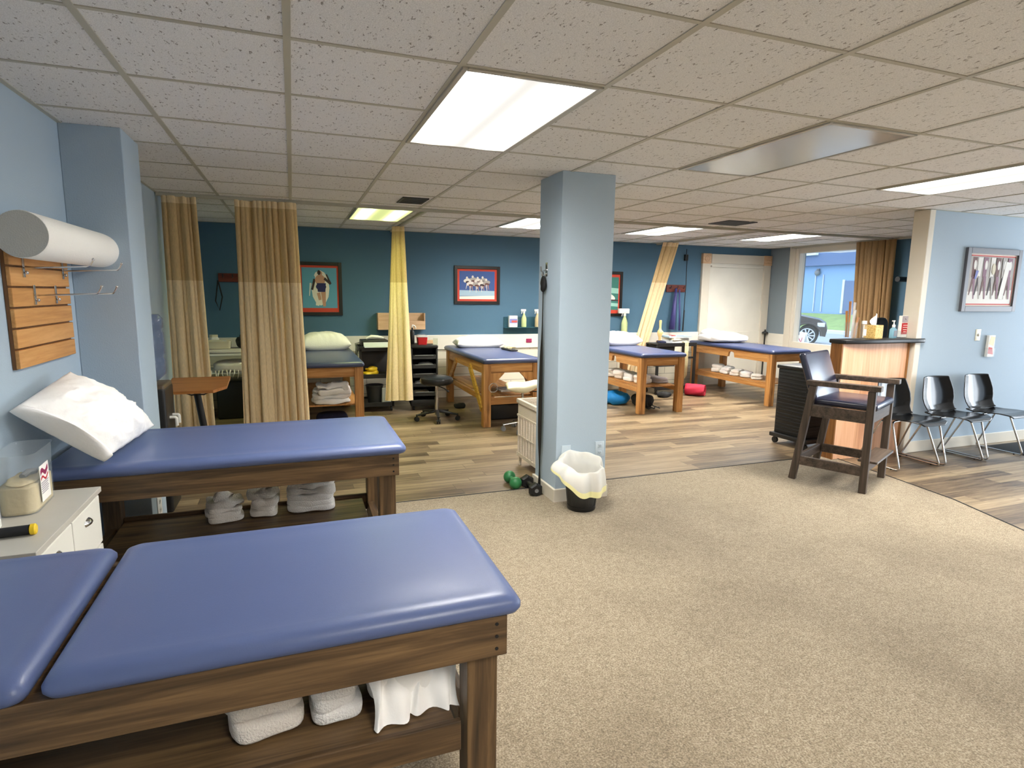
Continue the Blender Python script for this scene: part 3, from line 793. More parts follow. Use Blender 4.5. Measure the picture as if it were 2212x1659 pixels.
def blanket():
    m_ = MB()
    m_.blob(.70, .60, .12, e=3.5, cuts=12, amp=.03, fr=5, seed=61)
    m_.blob(.60, .26, .17, e=2.6, cuts=9, amp=.025, fr=6, seed=63, o=(-.06, -.12, 0), M=Matrix.Rotation(.2, 4, 'Z'))
    m_.blob(.34, .34, .20, e=2.6, cuts=9, amp=.03, fr=6, seed=66, o=(-.16, .10, 0))
    zm = min(v_.co.z for v_ in m_.bm.verts)
    o = m_.build('rolled_blanket', 'terry_white', ang=180); o.location = (6.60, 7.86, .806-zm); o.rotation_euler = (0, 0, -.12)
    tag(o, 'rolled white blanket on the far end of the table at the panel door', 'blanket')
blanket()

# ------------------------------------------------------------------ left wall: slat board, foam roller, cabinet
t = thing('slat_board', 'slotted orange brown wooden display board on the left wall', 'slat board', (XL, 3.31, 1.2))
m_ = MB(); m_.box(.002, .014, -.335, .335, .0, .60)
m_.build('backing', 'slat_edge', t, smooth=False)
for k in range(7):
    B(.014, .030, -.335, .335, .003+k*.0855, .003+k*.0855+.077, .003).build('slat', 'slat_wood', t, smooth=False)
def hook(label, y, z):
    m_ = MB(); m_.box(0, .004, -.010, .010, -.05, .035, .001); m_.tube(rounded([(.004, 0, -.01), (.24, 0, 0), (.255, 0, .03)], .012), .0035, 8)
    m_.sphere((.256, 0, .033), .006, n=10); m_.sphere((.012, 0, -.03), .008, n=10)
    o = m_.build('display_hook', 'chrome'); o.location = (XL+.0305, y, z)
    tag(o, label, 'hook', 'hooks on the slat board')
hook('left chrome hook under the white foam roller', 3.10, 1.632); hook('right chrome hook under the white foam roller', 3.56, 1.632)
hook('left empty chrome hook on the slat board', 3.19, 1.515); hook('right empty chrome hook on the slat board', 3.44, 1.515)
t = thing('foam_roller', 'thick white foam roller lying along the left wall above the slat board', 'foam roller', (-.963, 3.285, 1.741))
m_ = MB(); prof = [(.088, -.475), (.0905, -.47), (.0905, .47), (.088,.53)]
m_.lathe(prof, 40, M=Matrix.Rotation(-PI/2, 4, 'X')); m_.build('body', 'foam', t)
for s in (-1, 1):
    MB().lathe([(0, s*.4755), (.087, s*.475), (.0885, s*.473)], 40, M=Matrix.Rotation(-PI/2, 4, 'X')).build('end_face', 'foam_end', t)

CX, CZ = -.81, .70
t = thing('drawer_cabinet', 'low white drawer cabinet with grey top between the two nearest tables', 'cabinet', (CX, 2.54, 0))
MB().box(XL+.01-CX, -.022, -.335, .335, .01, CZ-.022).build('body', 'cabinet_white', t, smooth=False)
m_ = MB(); m_.box(XL+.006-CX, .004, -.345, .345, CZ-.022, CZ, .002); m_.build('top', 'counter_grey', t, smooth=False)
for k in range(2):
    for j in range(3):
        y0 = -.33+.332*k; z1 = CZ-.032-.215*j
        d = B(-.021, -.002, y0, y0+.324, z1-.205, z1, .003).build('drawer', 'cabinet_white', t, smooth=False)
        m_ = MB(); n_ = 14
        def cup(u, v_, y0=y0, z1=z1):
            a = u*2*PI; r_ = 1-v_*.85
            return Vector((-.002+.016*math.sin(v_*PI/2), y0+.162+.038*r_*math.cos(a), z1-.06+.017*r_*math.sin(a)))
        m_.grid(cup, 18, 6, wrap=True); m_.build('handle', 'chrome', d, ang=180)
# clear tub half full of tan granules
t = thing('clear_tub', 'clear plastic tub half full of tan granules on the grey cabinet top', 'tub', (-.997, 2.70, CZ+.001), .06)
def rrect(wx, wy, r_, z, n_=6):
    out = []
    for (qx, qy, s) in ((wx-r_, wy-r_, 0), (-wx+r_, wy-r_, 90), (-wx+r_, -wy+r_, 180), (wx-r_, -wy+r_, 270)):
        for k in range(n_+1):
            a = math.radians(s+90*k/n_); out.append(Vector((qx+r_*math.cos(a), qy+r_*math.sin(a), z)))
    return out
def loft(m_, rings, cap0=True, cap1=True):
    R = [[m_.bm.verts.new(p) for p in r_] for r_ in rings]
    for a, b_ in zip(R, R[1:]):
        for k in range(len(a)): m_.bm.faces.new([a[k], a[(k+1) % len(a)], b_[(k+1) % len(b_)], b_[k]])
    if cap0: m_.bm.faces.new(R[0][::-1])
    if cap1: m_.bm.faces.new(R[-1])
    return m_
loft(MB(), [rrect(.058, .125, .035, 0), rrect(.06, .128, .036, .13), rrect(.064, .132, .036, .225), rrect(.068, .136, .036, .23)], True, False).build('tub_wall', 'clear_acrylic', t, ang=60, solid=.002)
m_ = MB(); rg = []
for k, z in enumerate((.003, .012, .10, .105)):
    rr = rrect(.0555, .122, .033, z); rg.append([Vector((p.x, p.y, p.z+(.003*math.sin(i*2.2) if k == 1 else .006*noise.noise(p*40) if k > 1 else 0))) for i, p in enumerate(rr)])
loft(m_, rg); m_.blob(.10, .22, .022, e=2.2, cuts=6, amp=.008, fr=22, seed=4, o=(0, 0, .098)); m_.build('granules', 'tan_wax', t, ang=180)
MB().tube([(.0, -.03, .125), (.01, 0, .135), (.02, .04, .126)], .012, 8).build('scoop', 'grey_plastic', t)
m_ = MB(); m_.box(.0615, .0625, -.06, .045, .025, .165); lb = m_.build('label_sticker', 'paper', t, smooth=False)
def wave(z, h, x=.0632):
    m2 = MB(); n_ = 10; P = [(-.052+.085*i/n_, z+.008*math.sin(i*.75)) for i in range(n_+1)]
    m2.prism([(y_, z_) for y_, z_ in P]+[(y_, z_+h) for y_, z_ in reversed(P)], .0006, Matrix(((0, 0, 1, x-.0006), (1, 0, 0, 0), (0, 1, 0, 0), (0, 0, 0, 1)))); return m2
wave(.128, .018).build('logo', 'maroon_print', lb, smooth=False); wave(.108, .008).build('logo', 'red_print', lb, smooth=False)
m_ = MB()
for k in range(6): m_.box(.0624, .0630, -.053, .030-.006*(k % 3), .095-.008*k, .099-.008*k)
m_.build('print', 'grey_print', lb, smooth=False)
t = thing('lotion_bottle', 'white printed bottle at the left edge of the grey cabinet top', 'bottle', (-1.042, 2.46, CZ+.001))
MB().lathe([(0, 0), (.044, 0), (.047, .006), (.047, .135), (.044, .155), (.030, .18), (.017, .20), (.015, .215), (0, .215)], 28).build('body', 'white_plastic', t)
MB().lathe([(0, .214), (.019, .214), (.019, .24), (.008, .245), (.007, .275), (0, .275)], 20).build('cap', 'white_plastic', t)
m_ = MB(); m_.box(-.005, .035, -.008, .008, .268, .282, .004); m_.build('pump_spout', 'white_plastic', t)
m_ = MB()
for k in range(5):
    m_.grid(lambda u, v_, k=k: Vector((.0476*math.cos(-1.5+2.2*u), .0476*math.sin(-1.5+2.2*u), .035+.021*k+.010*v_)), 16, 2)
m_.build('print', 'grey_print', t)
t = thing('massage_stick', 'black massage stick with yellow end lying on the grey cabinet top', 'massage stick', (-.968, 2.36, CZ+.0185), .10)
MB().cyl((-.115, 0, 0), (.088, 0, 0), .017, n=18).build('grip', 'black_rubber', t)
MB().lathe([(0, 0), (.013, 0), (.019, .004), (.019, .016), (.015, .02), (0, .02)], 18, M=Matrix.Translation((.088, 0, 0)) @ Matrix.Rotation(PI/2, 4, 'Y')).build('end_cap', 'yellow', t)

# wall plates behind the second table
def plate(label, x, y, z, face, mat='white_plastic', kind='outlet', w=.075, h=.118):
    t = thing('wall_plate', label, 'outlet' if kind == 'outlet' else 'switch' if kind == 'switch' else 'wall plate', (x, y, z), face)
    MB().box(-w/2, w/2, -.006, 0, -h/2, h/2, .002).build('cover', mat, t)
    if kind == 'outlet':
        for s in (-1, 1):
            m_ = MB(); m_.box(-.016, .016, -.0085, -.006, s*.027-.013, s*.027+.013, .003)
            r_ = m_.build('receptacle', mat, t)
            m2 = MB()
            for q in (-.006, .006): m2.box(q-.0012, q+.0012, -.0092, -.0084, s*.027-.003, s*.027+.007)
            m2.cyl((0, -.0092, s*.027-.008), (0, -.0084, s*.027-.008), .002, n=8); m2.build('slot', 'black_matte', r_, smooth=False)
    elif kind == 'switch':
        MB().box(-.005, .005, -.016, -.006, -.012, .008, .002).build('toggle', mat, t)
        MB().box(-.0085, .0085, -.0066, -.0058, -.016, .016).build('slot', 'grey_plastic', t, smooth=False)
    else:
        MB().cyl((0, -.0085, 0), (0, -.006, 0), .005, n=12).build('jack', 'black_matte', t)
    return t
plate('white double outlet on the left pier under the second table', -.82, 3.97, .23, PI/2, w=.11, h=.13)
plate('white double outlet low on the column front', 2.135, 3.83, .385, 0, 'plate_blue')
plate('small wall plate with one jack low on the column front', 1.855, 3.83, .375, 0, 'plate_blue', kind='jack')

# ------------------------------------------------------------------ water dispenser, overbed table, first bay
t = thing('water_dispenser', 'water dispenser with upturned bluish bottle behind the left pier', 'water dispenser', (-.965, 4.62, 0))
MB().box(-.12, .13, -.15, .15, .0, .88, .02, 3).build('body', 'black_plastic', t)
MB().box(-.118, .125, -.145, .145, .76, .90, .015, 3).build('collar', 'dispenser_brown', t)
b_ = MB().lathe([(.03, .89), (.05, .90), (.075, .92), (.118, .96), (.122, .98), (.122, 1.06), (.115, 1.075), (.115, 1.09), (.122, 1.105), (.122, 1.24), (.115, 1.255), (.115, 1.27), (.122, 1.285), (.122, 1.34), (.10, 1.37), (0, 1.375)], 28).build('bottle', 'bottle_blue', t)
for s in (-1, 1):
    m_ = MB(); m_.tube(rounded([(.13, s*.05, .66), (.17, s*.05, .66), (.17, s*.05, .60)], .015), .011, 10); m_.build('tap', 'white_plastic', t)
MB().box(.13, .15, -.10, .10, .50, .52, .004).build('drip_tray', 'charcoal', t)

t = thing('overbed_table', 'small wood topped rolling table with black post before the left curtain', 'overbed table', (-.73, 5.15, 0))
m_ = MB()
P = [(-.22, -.20), (.12, -.20), (.22, -.04), (.22, .20), (-.22, .20)]
m_.prism([(-.21, -.21), (.13, -.21), (.215, -.10), (.215, .21), (-.21, .21)], .022, Matrix.Translation((0, 0, .785)) @ Matrix.Rotation(.12, 4, 'X')); m_.build('top', 'table_laminate', t, smooth=False)
m_ = MB(); m_.tube([(-.02, .02, .785), (.03, 0, .40), (.04, 0, .05)], .026, 12); m_.build('post', 'black_plastic', t)
m_ = MB(); m_.tube([(-.06, -.02, .76), (-.08, -.03, .735), (-.05, -.01, .72), (-.01, 0, .72)], .006, 8); m_.tube([(.05, -.02, .76), (.07, -.03, .735), (.04, -.01, .72), (0, 0, .72)], .006, 8); m_.build('lever', 'black_plastic', t)
m_ = MB(); m_.box(-.15, .22, -.025, .025, .035, .065, .008); m_.box(-.15, -.10, -.2, .2, .035, .06, .008); m_.box(.17, .22, -.2, .2, .035, .06, .008); m_.build('base', 'black_plastic', t)
for (x, y) in ((-.125, -.18), (-.125, .18), (.195, -.18), (.195, .18)):
    MB().cyl((x-.008, y, .0185), (x+.008, y, .0185), .018, n=14).build('caster', 'black_rubber', t)

t = thing('supply_stand', 'white shelf stand with draped cloths in the leftmost bay', 'stand', (-.66, 7.85, 0))
MB().box(-.40, .40, -.28, .28, .775, .80, .006).build('shelf', 'white_plastic', t); MB().box(-.40, .40, -.28, .28, .56, .58, .006).build('shelf', 'white_plastic', t)
for x in (-.38, .38):
    for y in (-.26, .26): MB().cyl((x, y, 0), (x, y, .776), .016, n=12).build('post', 'white_plastic', t)
def fringe(label, x, y, z, w, d, h, seed):
    m_ = MB(); m_.blob(w, d, h, e=3.4, cuts=11, amp=.02, fr=8, seed=seed)
    rnd = random.Random(seed)
    for k in range(16):
        xx = -w/2+w*k/15; L = rnd.uniform(.05, .16); yy = -d/2-.012
        m_.tube([(xx, yy+.02, .03), (xx+rnd.uniform(-.01, .01), yy-.012, .0), (xx+rnd.uniform(-.03, .03), yy-.014, -L)], [.007, .006, .002], 6)
    o = m_.build('fringed_cloth', 'terry_cream', ang=180); o.location = (x, y, z); return tag(o, label, 'cloth')
fringe('cream fringed cloth on the lower shelf of the leftmost bay', -.62, 7.83, .581, .60, .58, .12, 71)
towel('cream cloth spread over the top shelf of the leftmost bay', -.64, 7.84, .801, .70, .52, .035, 0, 1, 'terry_cream', 73, None, .006, 'draped_cloth', 'cloth')
t = thing('storage_box', 'white storage box on the top shelf of the leftmost bay', 'box', (-.86, 7.80, .85))
loft(MB(), [rrect(.13, .09, .02, 0), rrect(.14, .10, .02, .085), rrect(.145, .105, .02, .09)], True, False).build('box_wall', 'ivory_plastic', t, ang=60, solid=.004)
m_ = MB(); m_.blob(.22, .15, .08, e=3, cuts=7, amp=.012, fr=12, seed=3); m_.build('contents', 'paper_grey', t, ang=180, loc=(0, 0, .01))
m_ = MB(); m_.blob(.24, .22, .15, e=3, cuts=9, amp=.03, fr=9, seed=77); m_.tube([(-.07, 0, .13), (-.04, 0, .2), (.04, 0, .2), (.07, 0, .13)], .012, 8)
o = m_.build('black_bag', 'black_matte', ang=180); o.location = (-.55, 7.86, .85); tag(o, 'lumpy black bag on the top shelf of the leftmost bay', 'bag')
o = B(-.28, .28, -.20, .20, .0, .46, .02, 3).build('equipment_case', 'black_plastic'); o.location = (-.62, 7.88, 0); tag(o, 'black equipment case under the shelf stand in the leftmost bay', 'case')
t = thing('kettle_jar', 'small white jar at the back edge of the leftmost bay shelf', 'jar', (-.93, 8.02, .85))
MB().lathe([(0, 0), (.055, 0), (.06, .01), (.06, .10), (.045, .12), (0, .12)], 18).build('body', 'white_plastic', t); MB().lathe([(0, .119), (.048, .119), (.048, .145), (0, .147)], 18).build('lid', 'ivory_plastic', t)

# ------------------------------------------------------------------ pictures
def picture(label, x, z, w, h, y, frame, mat, mw, art, back, fw=.045, wall='back'):
    t = thing('framed_picture', label, 'picture', (x, y, z), 0, 'framed pictures')
    f = MB()
    for s in (-1, 1):
        f.box(s*w/2, s*(w/2-fw), -.028, 0, -h/2, h/2, .003); f.box(-w/2+fw, w/2-fw, -.028, 0, s*h/2, s*(h/2-fw), .003)
    f.build('frame', frame, t, smooth=False)
    MB().box(-w/2+fw-.002, w/2-fw+.002, -.010, -.001, -h/2+fw-.002, h/2-fw+.002).build('mat_board', mat, t, smooth=False)
    l, r_, b_, tp = mw
    iw, ih = w-2*fw-l-r_, h-2*fw-b_-tp; ox, oz = -w/2+fw+l, -h/2+fw+b_
    m_ = MB(); mats = [back]; m_.box(ox, ox+iw, -.0112, -.0098, oz, oz+ih)
    for k, (mn, pts) in enumerate(art):
        if mn not in mats: mats.append(mn)
        m_.mi = mats.index(mn)
        m_.prism([(ox+px_*iw, -(oz+pz_*ih)) for px_, pz_ in pts], .0002, Matrix(((1, 0, 0, 0), (0, 0, -1, -.0112-.00025*k), (0, -1, 0, 0), (0, 0, 0, 1))))
    m_.build('artwork', mats, t, smooth=False)
    return t
def ell(cx_, cz_, rx, rz_, n=12, a=0):
    return [(cx_+rx*math.cos(2*PI*k/n)*math.cos(a)-rz_*math.sin(2*PI*k/n)*math.sin(a), cz_+rx*math.cos(2*PI*k/n)*math.sin(a)+rz_*math.sin(2*PI*k/n)*math.cos(a)) for k in range(n)]
def limb(x0, z0, x1, z1, w0, w1):
    dx, dz = x1-x0, z1-z0; L = math.hypot(dx, dz); nx, nz = -dz/L, dx/L
    return [(x0+nx*w0, z0+nz*w0), (x0-nx*w0, z0-nz*w0), (x1-nx*w1, z1-nz*w1), (x1+nx*w1, z1+nz*w1)]
rnd = random.Random(5)
strokes = lambda mats, n, seed: [(random.Random(seed+k).choice(mats), limb(*(lambda q: (q.uniform(.05, .95), q.uniform(.05, .95)))(random.Random(seed+k)), *(lambda q: (q.uniform(.05, .95), q.uniform(.05, .95)))(random.Random(seed+k+500)), .012, .004)) for k in range(0)]
ath = [('art_white', ell(.52, .50, .26, .44)), ('art_sky', ell(.30, .72, .08, .12)), ('art_dark', limb(.36, .72, .28, .45, .035, .03)), ('art_skin', ell(.52, .70, .15, .13)), ('art_dark', limb(.64, .74, .82, .60, .035, .03)),
       ('art_dark', limb(.82, .60, .70, .84, .03, .02)), ('art_skin', ell(.52, .86, .065, .065)), ('art_dark', ell(.49, .88, .05, .06)), ('art_navy', ell(.54, .53, .15, .09)), ('art_navy', [(.42, .62), (.68, .62), (.66, .40), (.44, .40)]), ('art_white', limb(.48, .40, .42, .06, .07, .05)),
       ('art_skin', limb(.60, .40, .62, .04, .07, .04)), ('art_skin', limb(.46, .38, .50, .20, .05, .04)), ('art_white', limb(.20, .3, .24, .62, .01, .02))]
picture('picture of an athlete on pale blue in a black frame with red mat', .345, 1.57, .58, .71, YB, 'frame_black', 'mat_red', (.022, .022, .055, .03), ath, 'art_sky', .045)
race = [('art_pale', [(0, .12), (1, .12), (1, .30), (0, .32)]), ('art_white', [(0, 0), (1, 0), (1, .13), (0, .10)])]
for k, (x, z) in enumerate(((.22, .66), (.38, .70), (.52, .66), (.66, .68), (.30, .55), (.47, .54), (.62, .56), (.76, .60))):
    race += [('art_grey' if k % 2 else 'art_white', ell(x, z, .11, .075, a=.3)), ('art_brown' if k % 3 else 'art_dark', ell(x+.02, z-.06, .07, .045, a=-.2)), ('art_white', ell(x-.01, z+.10, .03, .045)), ('art_white', limb(x, z-.08, x-.04+.03*k/4, z-.30, .012, .006)), ('art_skin', limb(x+.04, z-.08, x+.07, z-.26, .012, .006))]
picture('picture of galloping figures on blue and white in a black frame with red mat', 2.555, 1.655, .70, .555, YB, 'frame_black', 'mat_red', (.035, .035, .03, .03), race, 'art_blue', .045)
green = [('art_teal', [(0, .80), (1, .76), (1, .92), (0, .95)]), ('art_mint', [(0, .55), (1, .50), (1, .66), (0, .72)]), ('art_white', ell(.6, .42, .28, .09, a=-.3)), ('art_skin', ell(.55, .40, .14, .05)), ('art_mint', [(0, .16), (1, .10), (1, .20), (0, .26)]), ('art_dark', [(0, .30), (1, .27), (1, .31), (0, .35)])]
picture('green picture in a black frame half hidden by the column', 4.72, 1.555, .56, .71, YB, 'frame_black', 'mat_red', (.022, .022, .055, .045), green, 'art_teal', .045)
run = [('art_grey', [(0, .55), (1, .6), (1, 1), (0, 1)]), ('art_white', [(0, 0), (1, 0), (1, .3), (0, .25)])]
for k, x in enumerate((.10, .22, .34, .50, .62, .76, .88)):
    cc = ['art_brown', 'art_white', 'art_mauve', 'art_white', 'art_brown', 'art_grey', 'art_mauve'][k]
    run += [(cc, limb(x, .98, x-.01, .55, .05, .035)), ('art_dark' if k % 2 else 'art_brown', limb(x, .58, x-.06, .18, .025, .010)), ('art_grey' if k % 2 else 'art_mauve', limb(x+.01, .58, x+.05, .10, .028, .012)), ('art_white', ell(x+.01, .82, .028, .10))]
run += [('art_lilac', limb(.16, .70, .13, .52, .03, .02)), ('art_white', limb(.84, .9, .74, .1, .05, .05)), ('art_sand', ell(.52, .74, .04, .12))]
picture('picture of tall runners in a grey frame with red mat on the right wall', 6.69, 1.735, .84, .63, 4.03, 'frame_grey', 'mat_cream', (.02, .025, .025, .025), run, 'art_grey', .055)
for o in bpy.data.objects:
    if o.get('label', '').startswith('picture of tall runners'):
        m_ = MB()
        for s in (-1, 1):
            m_.box(s*.352, s*.328, -.0106, -.0097, -.24, .24); m_.box(-.352, .352, -.0106, -.0097, s*.247, s*.222)
        m_.build('mat_line', 'mat_rose', o, smooth=False)

# ------------------------------------------------------------------ back wall fittings
def hookboard(label, x, z, w=.34, h=.11):
    t = thing('hook_board', label, 'hook board', (x, YB, z))
    MB().box(-w/2, w/2, -.022, 0, -h/2, h/2, .005).build('board', 'red_wood', t, smooth=False)
    for k in range(3):
        xx = -w/2+.06+k*(w-.12)/2; m_ = MB(); m_.tube(rounded([(xx, -.02, .01), (xx, -.06, .0), (xx, -.065, .035)], .012), .005, 8); m_.sphere((xx, -.065, .038), .008, n=8); m_.build('hook', 'black_plastic', t)
hookboard('dark red hook board on the back wall between the left curtains', -.71, 1.695); hookboard('red brown hook board right of the slanting curtain', 6.03, 1.66, .38, .12)
m_ = MB(); m_.tube([(-.88, 8.36, 1.66), (-.92, 8.36, 1.40), (-.88, 8.365, 1.28), (-.84, 8.36, 1.45), (-.88, 8.36, 1.66)], .008, 6)
tag(m_.build('hanging_strap', 'black_rubber'), 'dark strap hanging from the hook board between the left curtains', 'strap')
def hang(label, pts, r_, mat, name='pulley_rope', cat='rope'):
    o = Vector(pts[0]); m_ = MB(); m_.tube([Vector(p)-o for p in pts], r_, 8); ob = m_.build(name, mat, ang=180); ob.location = o; tag(ob, label, cat)
hang('thin black cord hanging down from above the red brown hook board', [(6.19, 8.37, 2.22), (6.19, 8.36, 1.72), (6.17, 8.35, 1.30), (6.16, 8.35, .95), (6.18, 8.36, .95), (6.19, 8.36, 1.3)], .006, 'black_rubber')
t = thing('wall_clip', 'black clip high on the back wall left of the panel door', 'clip', (6.19, YB, 2.17)); MB().box(-.03, .03, -.05, 0, -.05, .05, .008).build('body', 'black_plastic', t); MB().tube([(0, -.03, .05), (0, -.03, .14)], .006, 6).build('rod', 'black_plastic', t)
hang('wide purple exercise bands hanging from the red brown hook board', [(6.0, 8.36, 1.66), (5.97, 8.35, 1.3), (5.95, 8.35, .98)], [.02, .035, .05], 'purple_band', 'exercise_band', 'exercise band')
hang('bright violet exercise band beside the black cord', [(6.07, 8.365, 1.64), (6.09, 8.35, 1.2), (6.10, 8.35, .96)], [.012, .014, .016], 'purple_band', 'exercise_band', 'exercise band')
t = thing('wall_organizer', 'pale wooden organizer box on the back wall behind the curtain bundle', 'organizer', (1.42, YB, 1.02))
m_ = MB(); m_.box(-.33, .33, -.012, 0, 0, .23, .002); m_.box(-.33, .33, -.13, -.012, 0, .012, .002); m_.box(-.33, .33, -.142, -.13, 0, .12, .002)
m_.box(-.33, -.318, -.13, -.012, .012, .23); m_.box(.318, .33, -.13, -.012, .012, .23); m_.box(-.006, .006, -.13, -.012, .012, .2); m_.build('box', 'birch', t, smooth=False)
m_ = MB(); m_.blob(.16, .08, .10, e=3, cuts=6, amp=.015, fr=14, seed=9); o = m_.build('paper_wipes', 'paper', ang=180); o.location = (1.60, YB-.07, 1.033); tag(o, 'crumpled white wipes in the wooden wall organizer', 'wipes')
m_ = MB(); m_.blob(.12, .08, .08, e=3, cuts=6, amp=.012, fr=14, seed=11); o = m_.build('cable_bundle', 'black_matte', ang=180); o.location = (1.18, YB-.07, 1.033); tag(o, 'dark cable bundle at the left end of the wooden wall organizer', 'cable')
t = thing('wall_shelf', 'small glassy wall shelf left of the column holding bottles', 'shelf', (3.30, YB, 1.03))
MB().box(-.33, .33, -.13, 0, 0, .010, .002).build('board', 'glass_shelf', t); MB().box(-.33, .33, -.012, 0, -.14, .16, .002).build('back_plate', 'glass_shelf', t)
t = thing('product_box', 'white and blue carton on the small wall shelf', 'carton', (3.10, YB-.068, 1.041))
MB().box(-.065, .065, -.03, .03, 0, .17, .002).build('carton', 'paper', t, smooth=False); MB().box(-.06, .06, -.0315, -.030, .06, .125).build('print', 'art_lilac', t, smooth=False)
MB().box(-.03, .06, -.0325, -.0312, .07, .10).build('print', 'mat_rose', t, smooth=False)
def spray(label, x, y, z, liq='frost_green', sc=1.0, head=1.0):
    t = thing('spray_bottle', label, 'spray bottle', (x, y, z), 0, 'spray bottles')
    MB().lathe([(0, 0), (.036*sc, 0), (.038*sc, .006), (.038*sc, .12*sc), (.030*sc, .15*sc), (.014*sc, .19*sc), (.013*sc, .21*sc), (0, .21*sc)], 18).build('body', liq, t)
    m_ = MB(); m_.cyl((0, 0, .205*sc), (0, 0, .235*sc), .016*sc); m_.box(-.05*sc*head, .03*sc*head, -.013*sc*head, .013*sc*head, .235*sc, (.235+.033*head)*sc, .006); m_.tube([(-.03*sc, 0, .24*sc), (-.04*sc, 0, .20*sc)], .006*sc, 6)
    m_.build('trigger_head', 'white_plastic', t); return t
spray('white topped spray bottle on the small wall shelf, in the middle', 3.28, YB-.068, 1.041); spray('spray bottle on the small wall shelf, beside the column', 3.50, YB-.068, 1.041, 'tan_wax')
t = spray('greenish spray bottle with big white head behind the table by the column', 5.02, 8.33, .931, 'frost_green', 1.35, 1.7)
o = B(-.045, .045, -.014, 0, -.03, .03, .003).build('wall_plate', 'maroon_print'); o.location = (3.38, YB-.03, .83); tag(o, 'small dark maroon plate on the white rail left of the column', 'wall plate')
t = thing('desk_bell', 'small dark stand on the white sill beside the panel door', 'stand', (7.93, 8.34, .0)); 
MB().cyl((0, 0, 0), (0, 0, .9), .012, n=10).build('post', 'black_plastic', t); MB().lathe([(0, .90), (.055, .895), (.05, .915), (.015, .93), (.012, .96), (0, .96)], 16).build('head', 'black_plastic', t)

# ------------------------------------------------------------------ carts, stools and clutter of the back bays
def rollers(t, xs_, ys_, r_=.03, mat='black_rubber'):
    for x in xs_:
        for y in ys_:
            w_ = MB(); w_.cyl((x-.011, y, r_), (x+.011, y, r_), r_, n=14); w_.box(x-.014, x+.014, y-.012, y+.012, r_, r_*2+.012, .003); w_.build('caster', mat, t)
t = thing('utility_cart', 'black utility cart with therapy unit on top between bed and curtain bundle', 'cart', (.975, 7.86, 0))
for z in (.10, .47, .82):
    m_ = MB(); m_.box(-.21, .21, -.24, .24, z-.02, z, .005)
    for s in (-1, 1): m_.box(-.21, .21, s*.24-.006, s*.24+.006, z-.03, z+.025, .003); m_.box(s*.21-.006, s*.21+.006, -.24, .24, z-.03, z+.025, .003)
    m_.build('shelf', 'black_plastic', t, smooth=False)
for x in (-.2, .2):
    for y in (-.23, .23): B(x-.016, x+.016, y-.016, y+.016, .065, .82, .003).build('post', 'black_plastic', t, smooth=False)
B(-.17, .17, -.05, .22, .50, .79, .01).build('cabinet_box', 'charcoal', t)
rollers(t, (-.18, .18), (-.21, .21))
t = thing('therapy_unit', 'black and grey electrical therapy unit on the black utility cart', 'therapy machine', (.975, 7.86, .846))
B(-.17, .17, -.15, .16, 0, .075, .012, 3).build('housing', 'black_plastic', t)
m_ = MB(); m_.prism([(-.17, 0), (-.08, .012), (-.02, .055), (-.02, 0)][::1], .31, Matrix(((0, 0, 1, -.155), (1, 0, 0, -.17), (0, 1, 0, 0), (0, 0, 0, 1)))); m_.build('control_panel', 'paper_grey', t, smooth=False)
m_ = MB(); m_.tube([(-.10, .02, .085), (-.03, .03, .115), (.06, .04, .105), (.13, .02, .09)], [.010, .022, .022, .012], 10); m_.build('probe', 'white_plastic', t)
m_ = MB(); m_.tube([(-.17, .0, .04), (-.24, -.02, .03), (-.23, -.10, -.08), (-.225, -.28, -.25)], .007, 8); m_.build('cable', 'grey_plastic', t)
t = thing('folded_strap', 'bright yellow folded strap on the middle shelf of the black utility cart', 'strap', (.90, 7.72, .471))
m_ = MB(); m_.blob(.20, .12, .06, e=3, cuts=8, amp=.02, fr=12, seed=8, M=Matrix.Rotation(.4, 4, 'Z')); m_.blob(.17, .09, .05, e=3, cuts=8, amp=.02, fr=12, seed=18, o=(.02, .0, .055), M=Matrix.Rotation(.6, 4, 'Z')); m_.build('strap', 'yellow', t, ang=180)
t = thing('waste_basket', 'grey bin on the floor shelf of the black utility cart', 'bin', (.96, 7.78, .102))
MB().lathe([(0, 0), (.085, 0), (.11, .22), (.118, .225), (.112, .235), (.10, .225), (.08, .01), (0, .008)], 24).build('bin_wall', 'charcoal', t)
o = B(-.06, .06, -.012, .012, 0, .20, .002).build('card_sheet', 'paper_grey', smooth=False); o.location = (1.10, 7.70, .102); o.rotation_euler = (.06, 0, .2); tag(o, 'grey card standing on the floor shelf of the black utility cart', 'card')

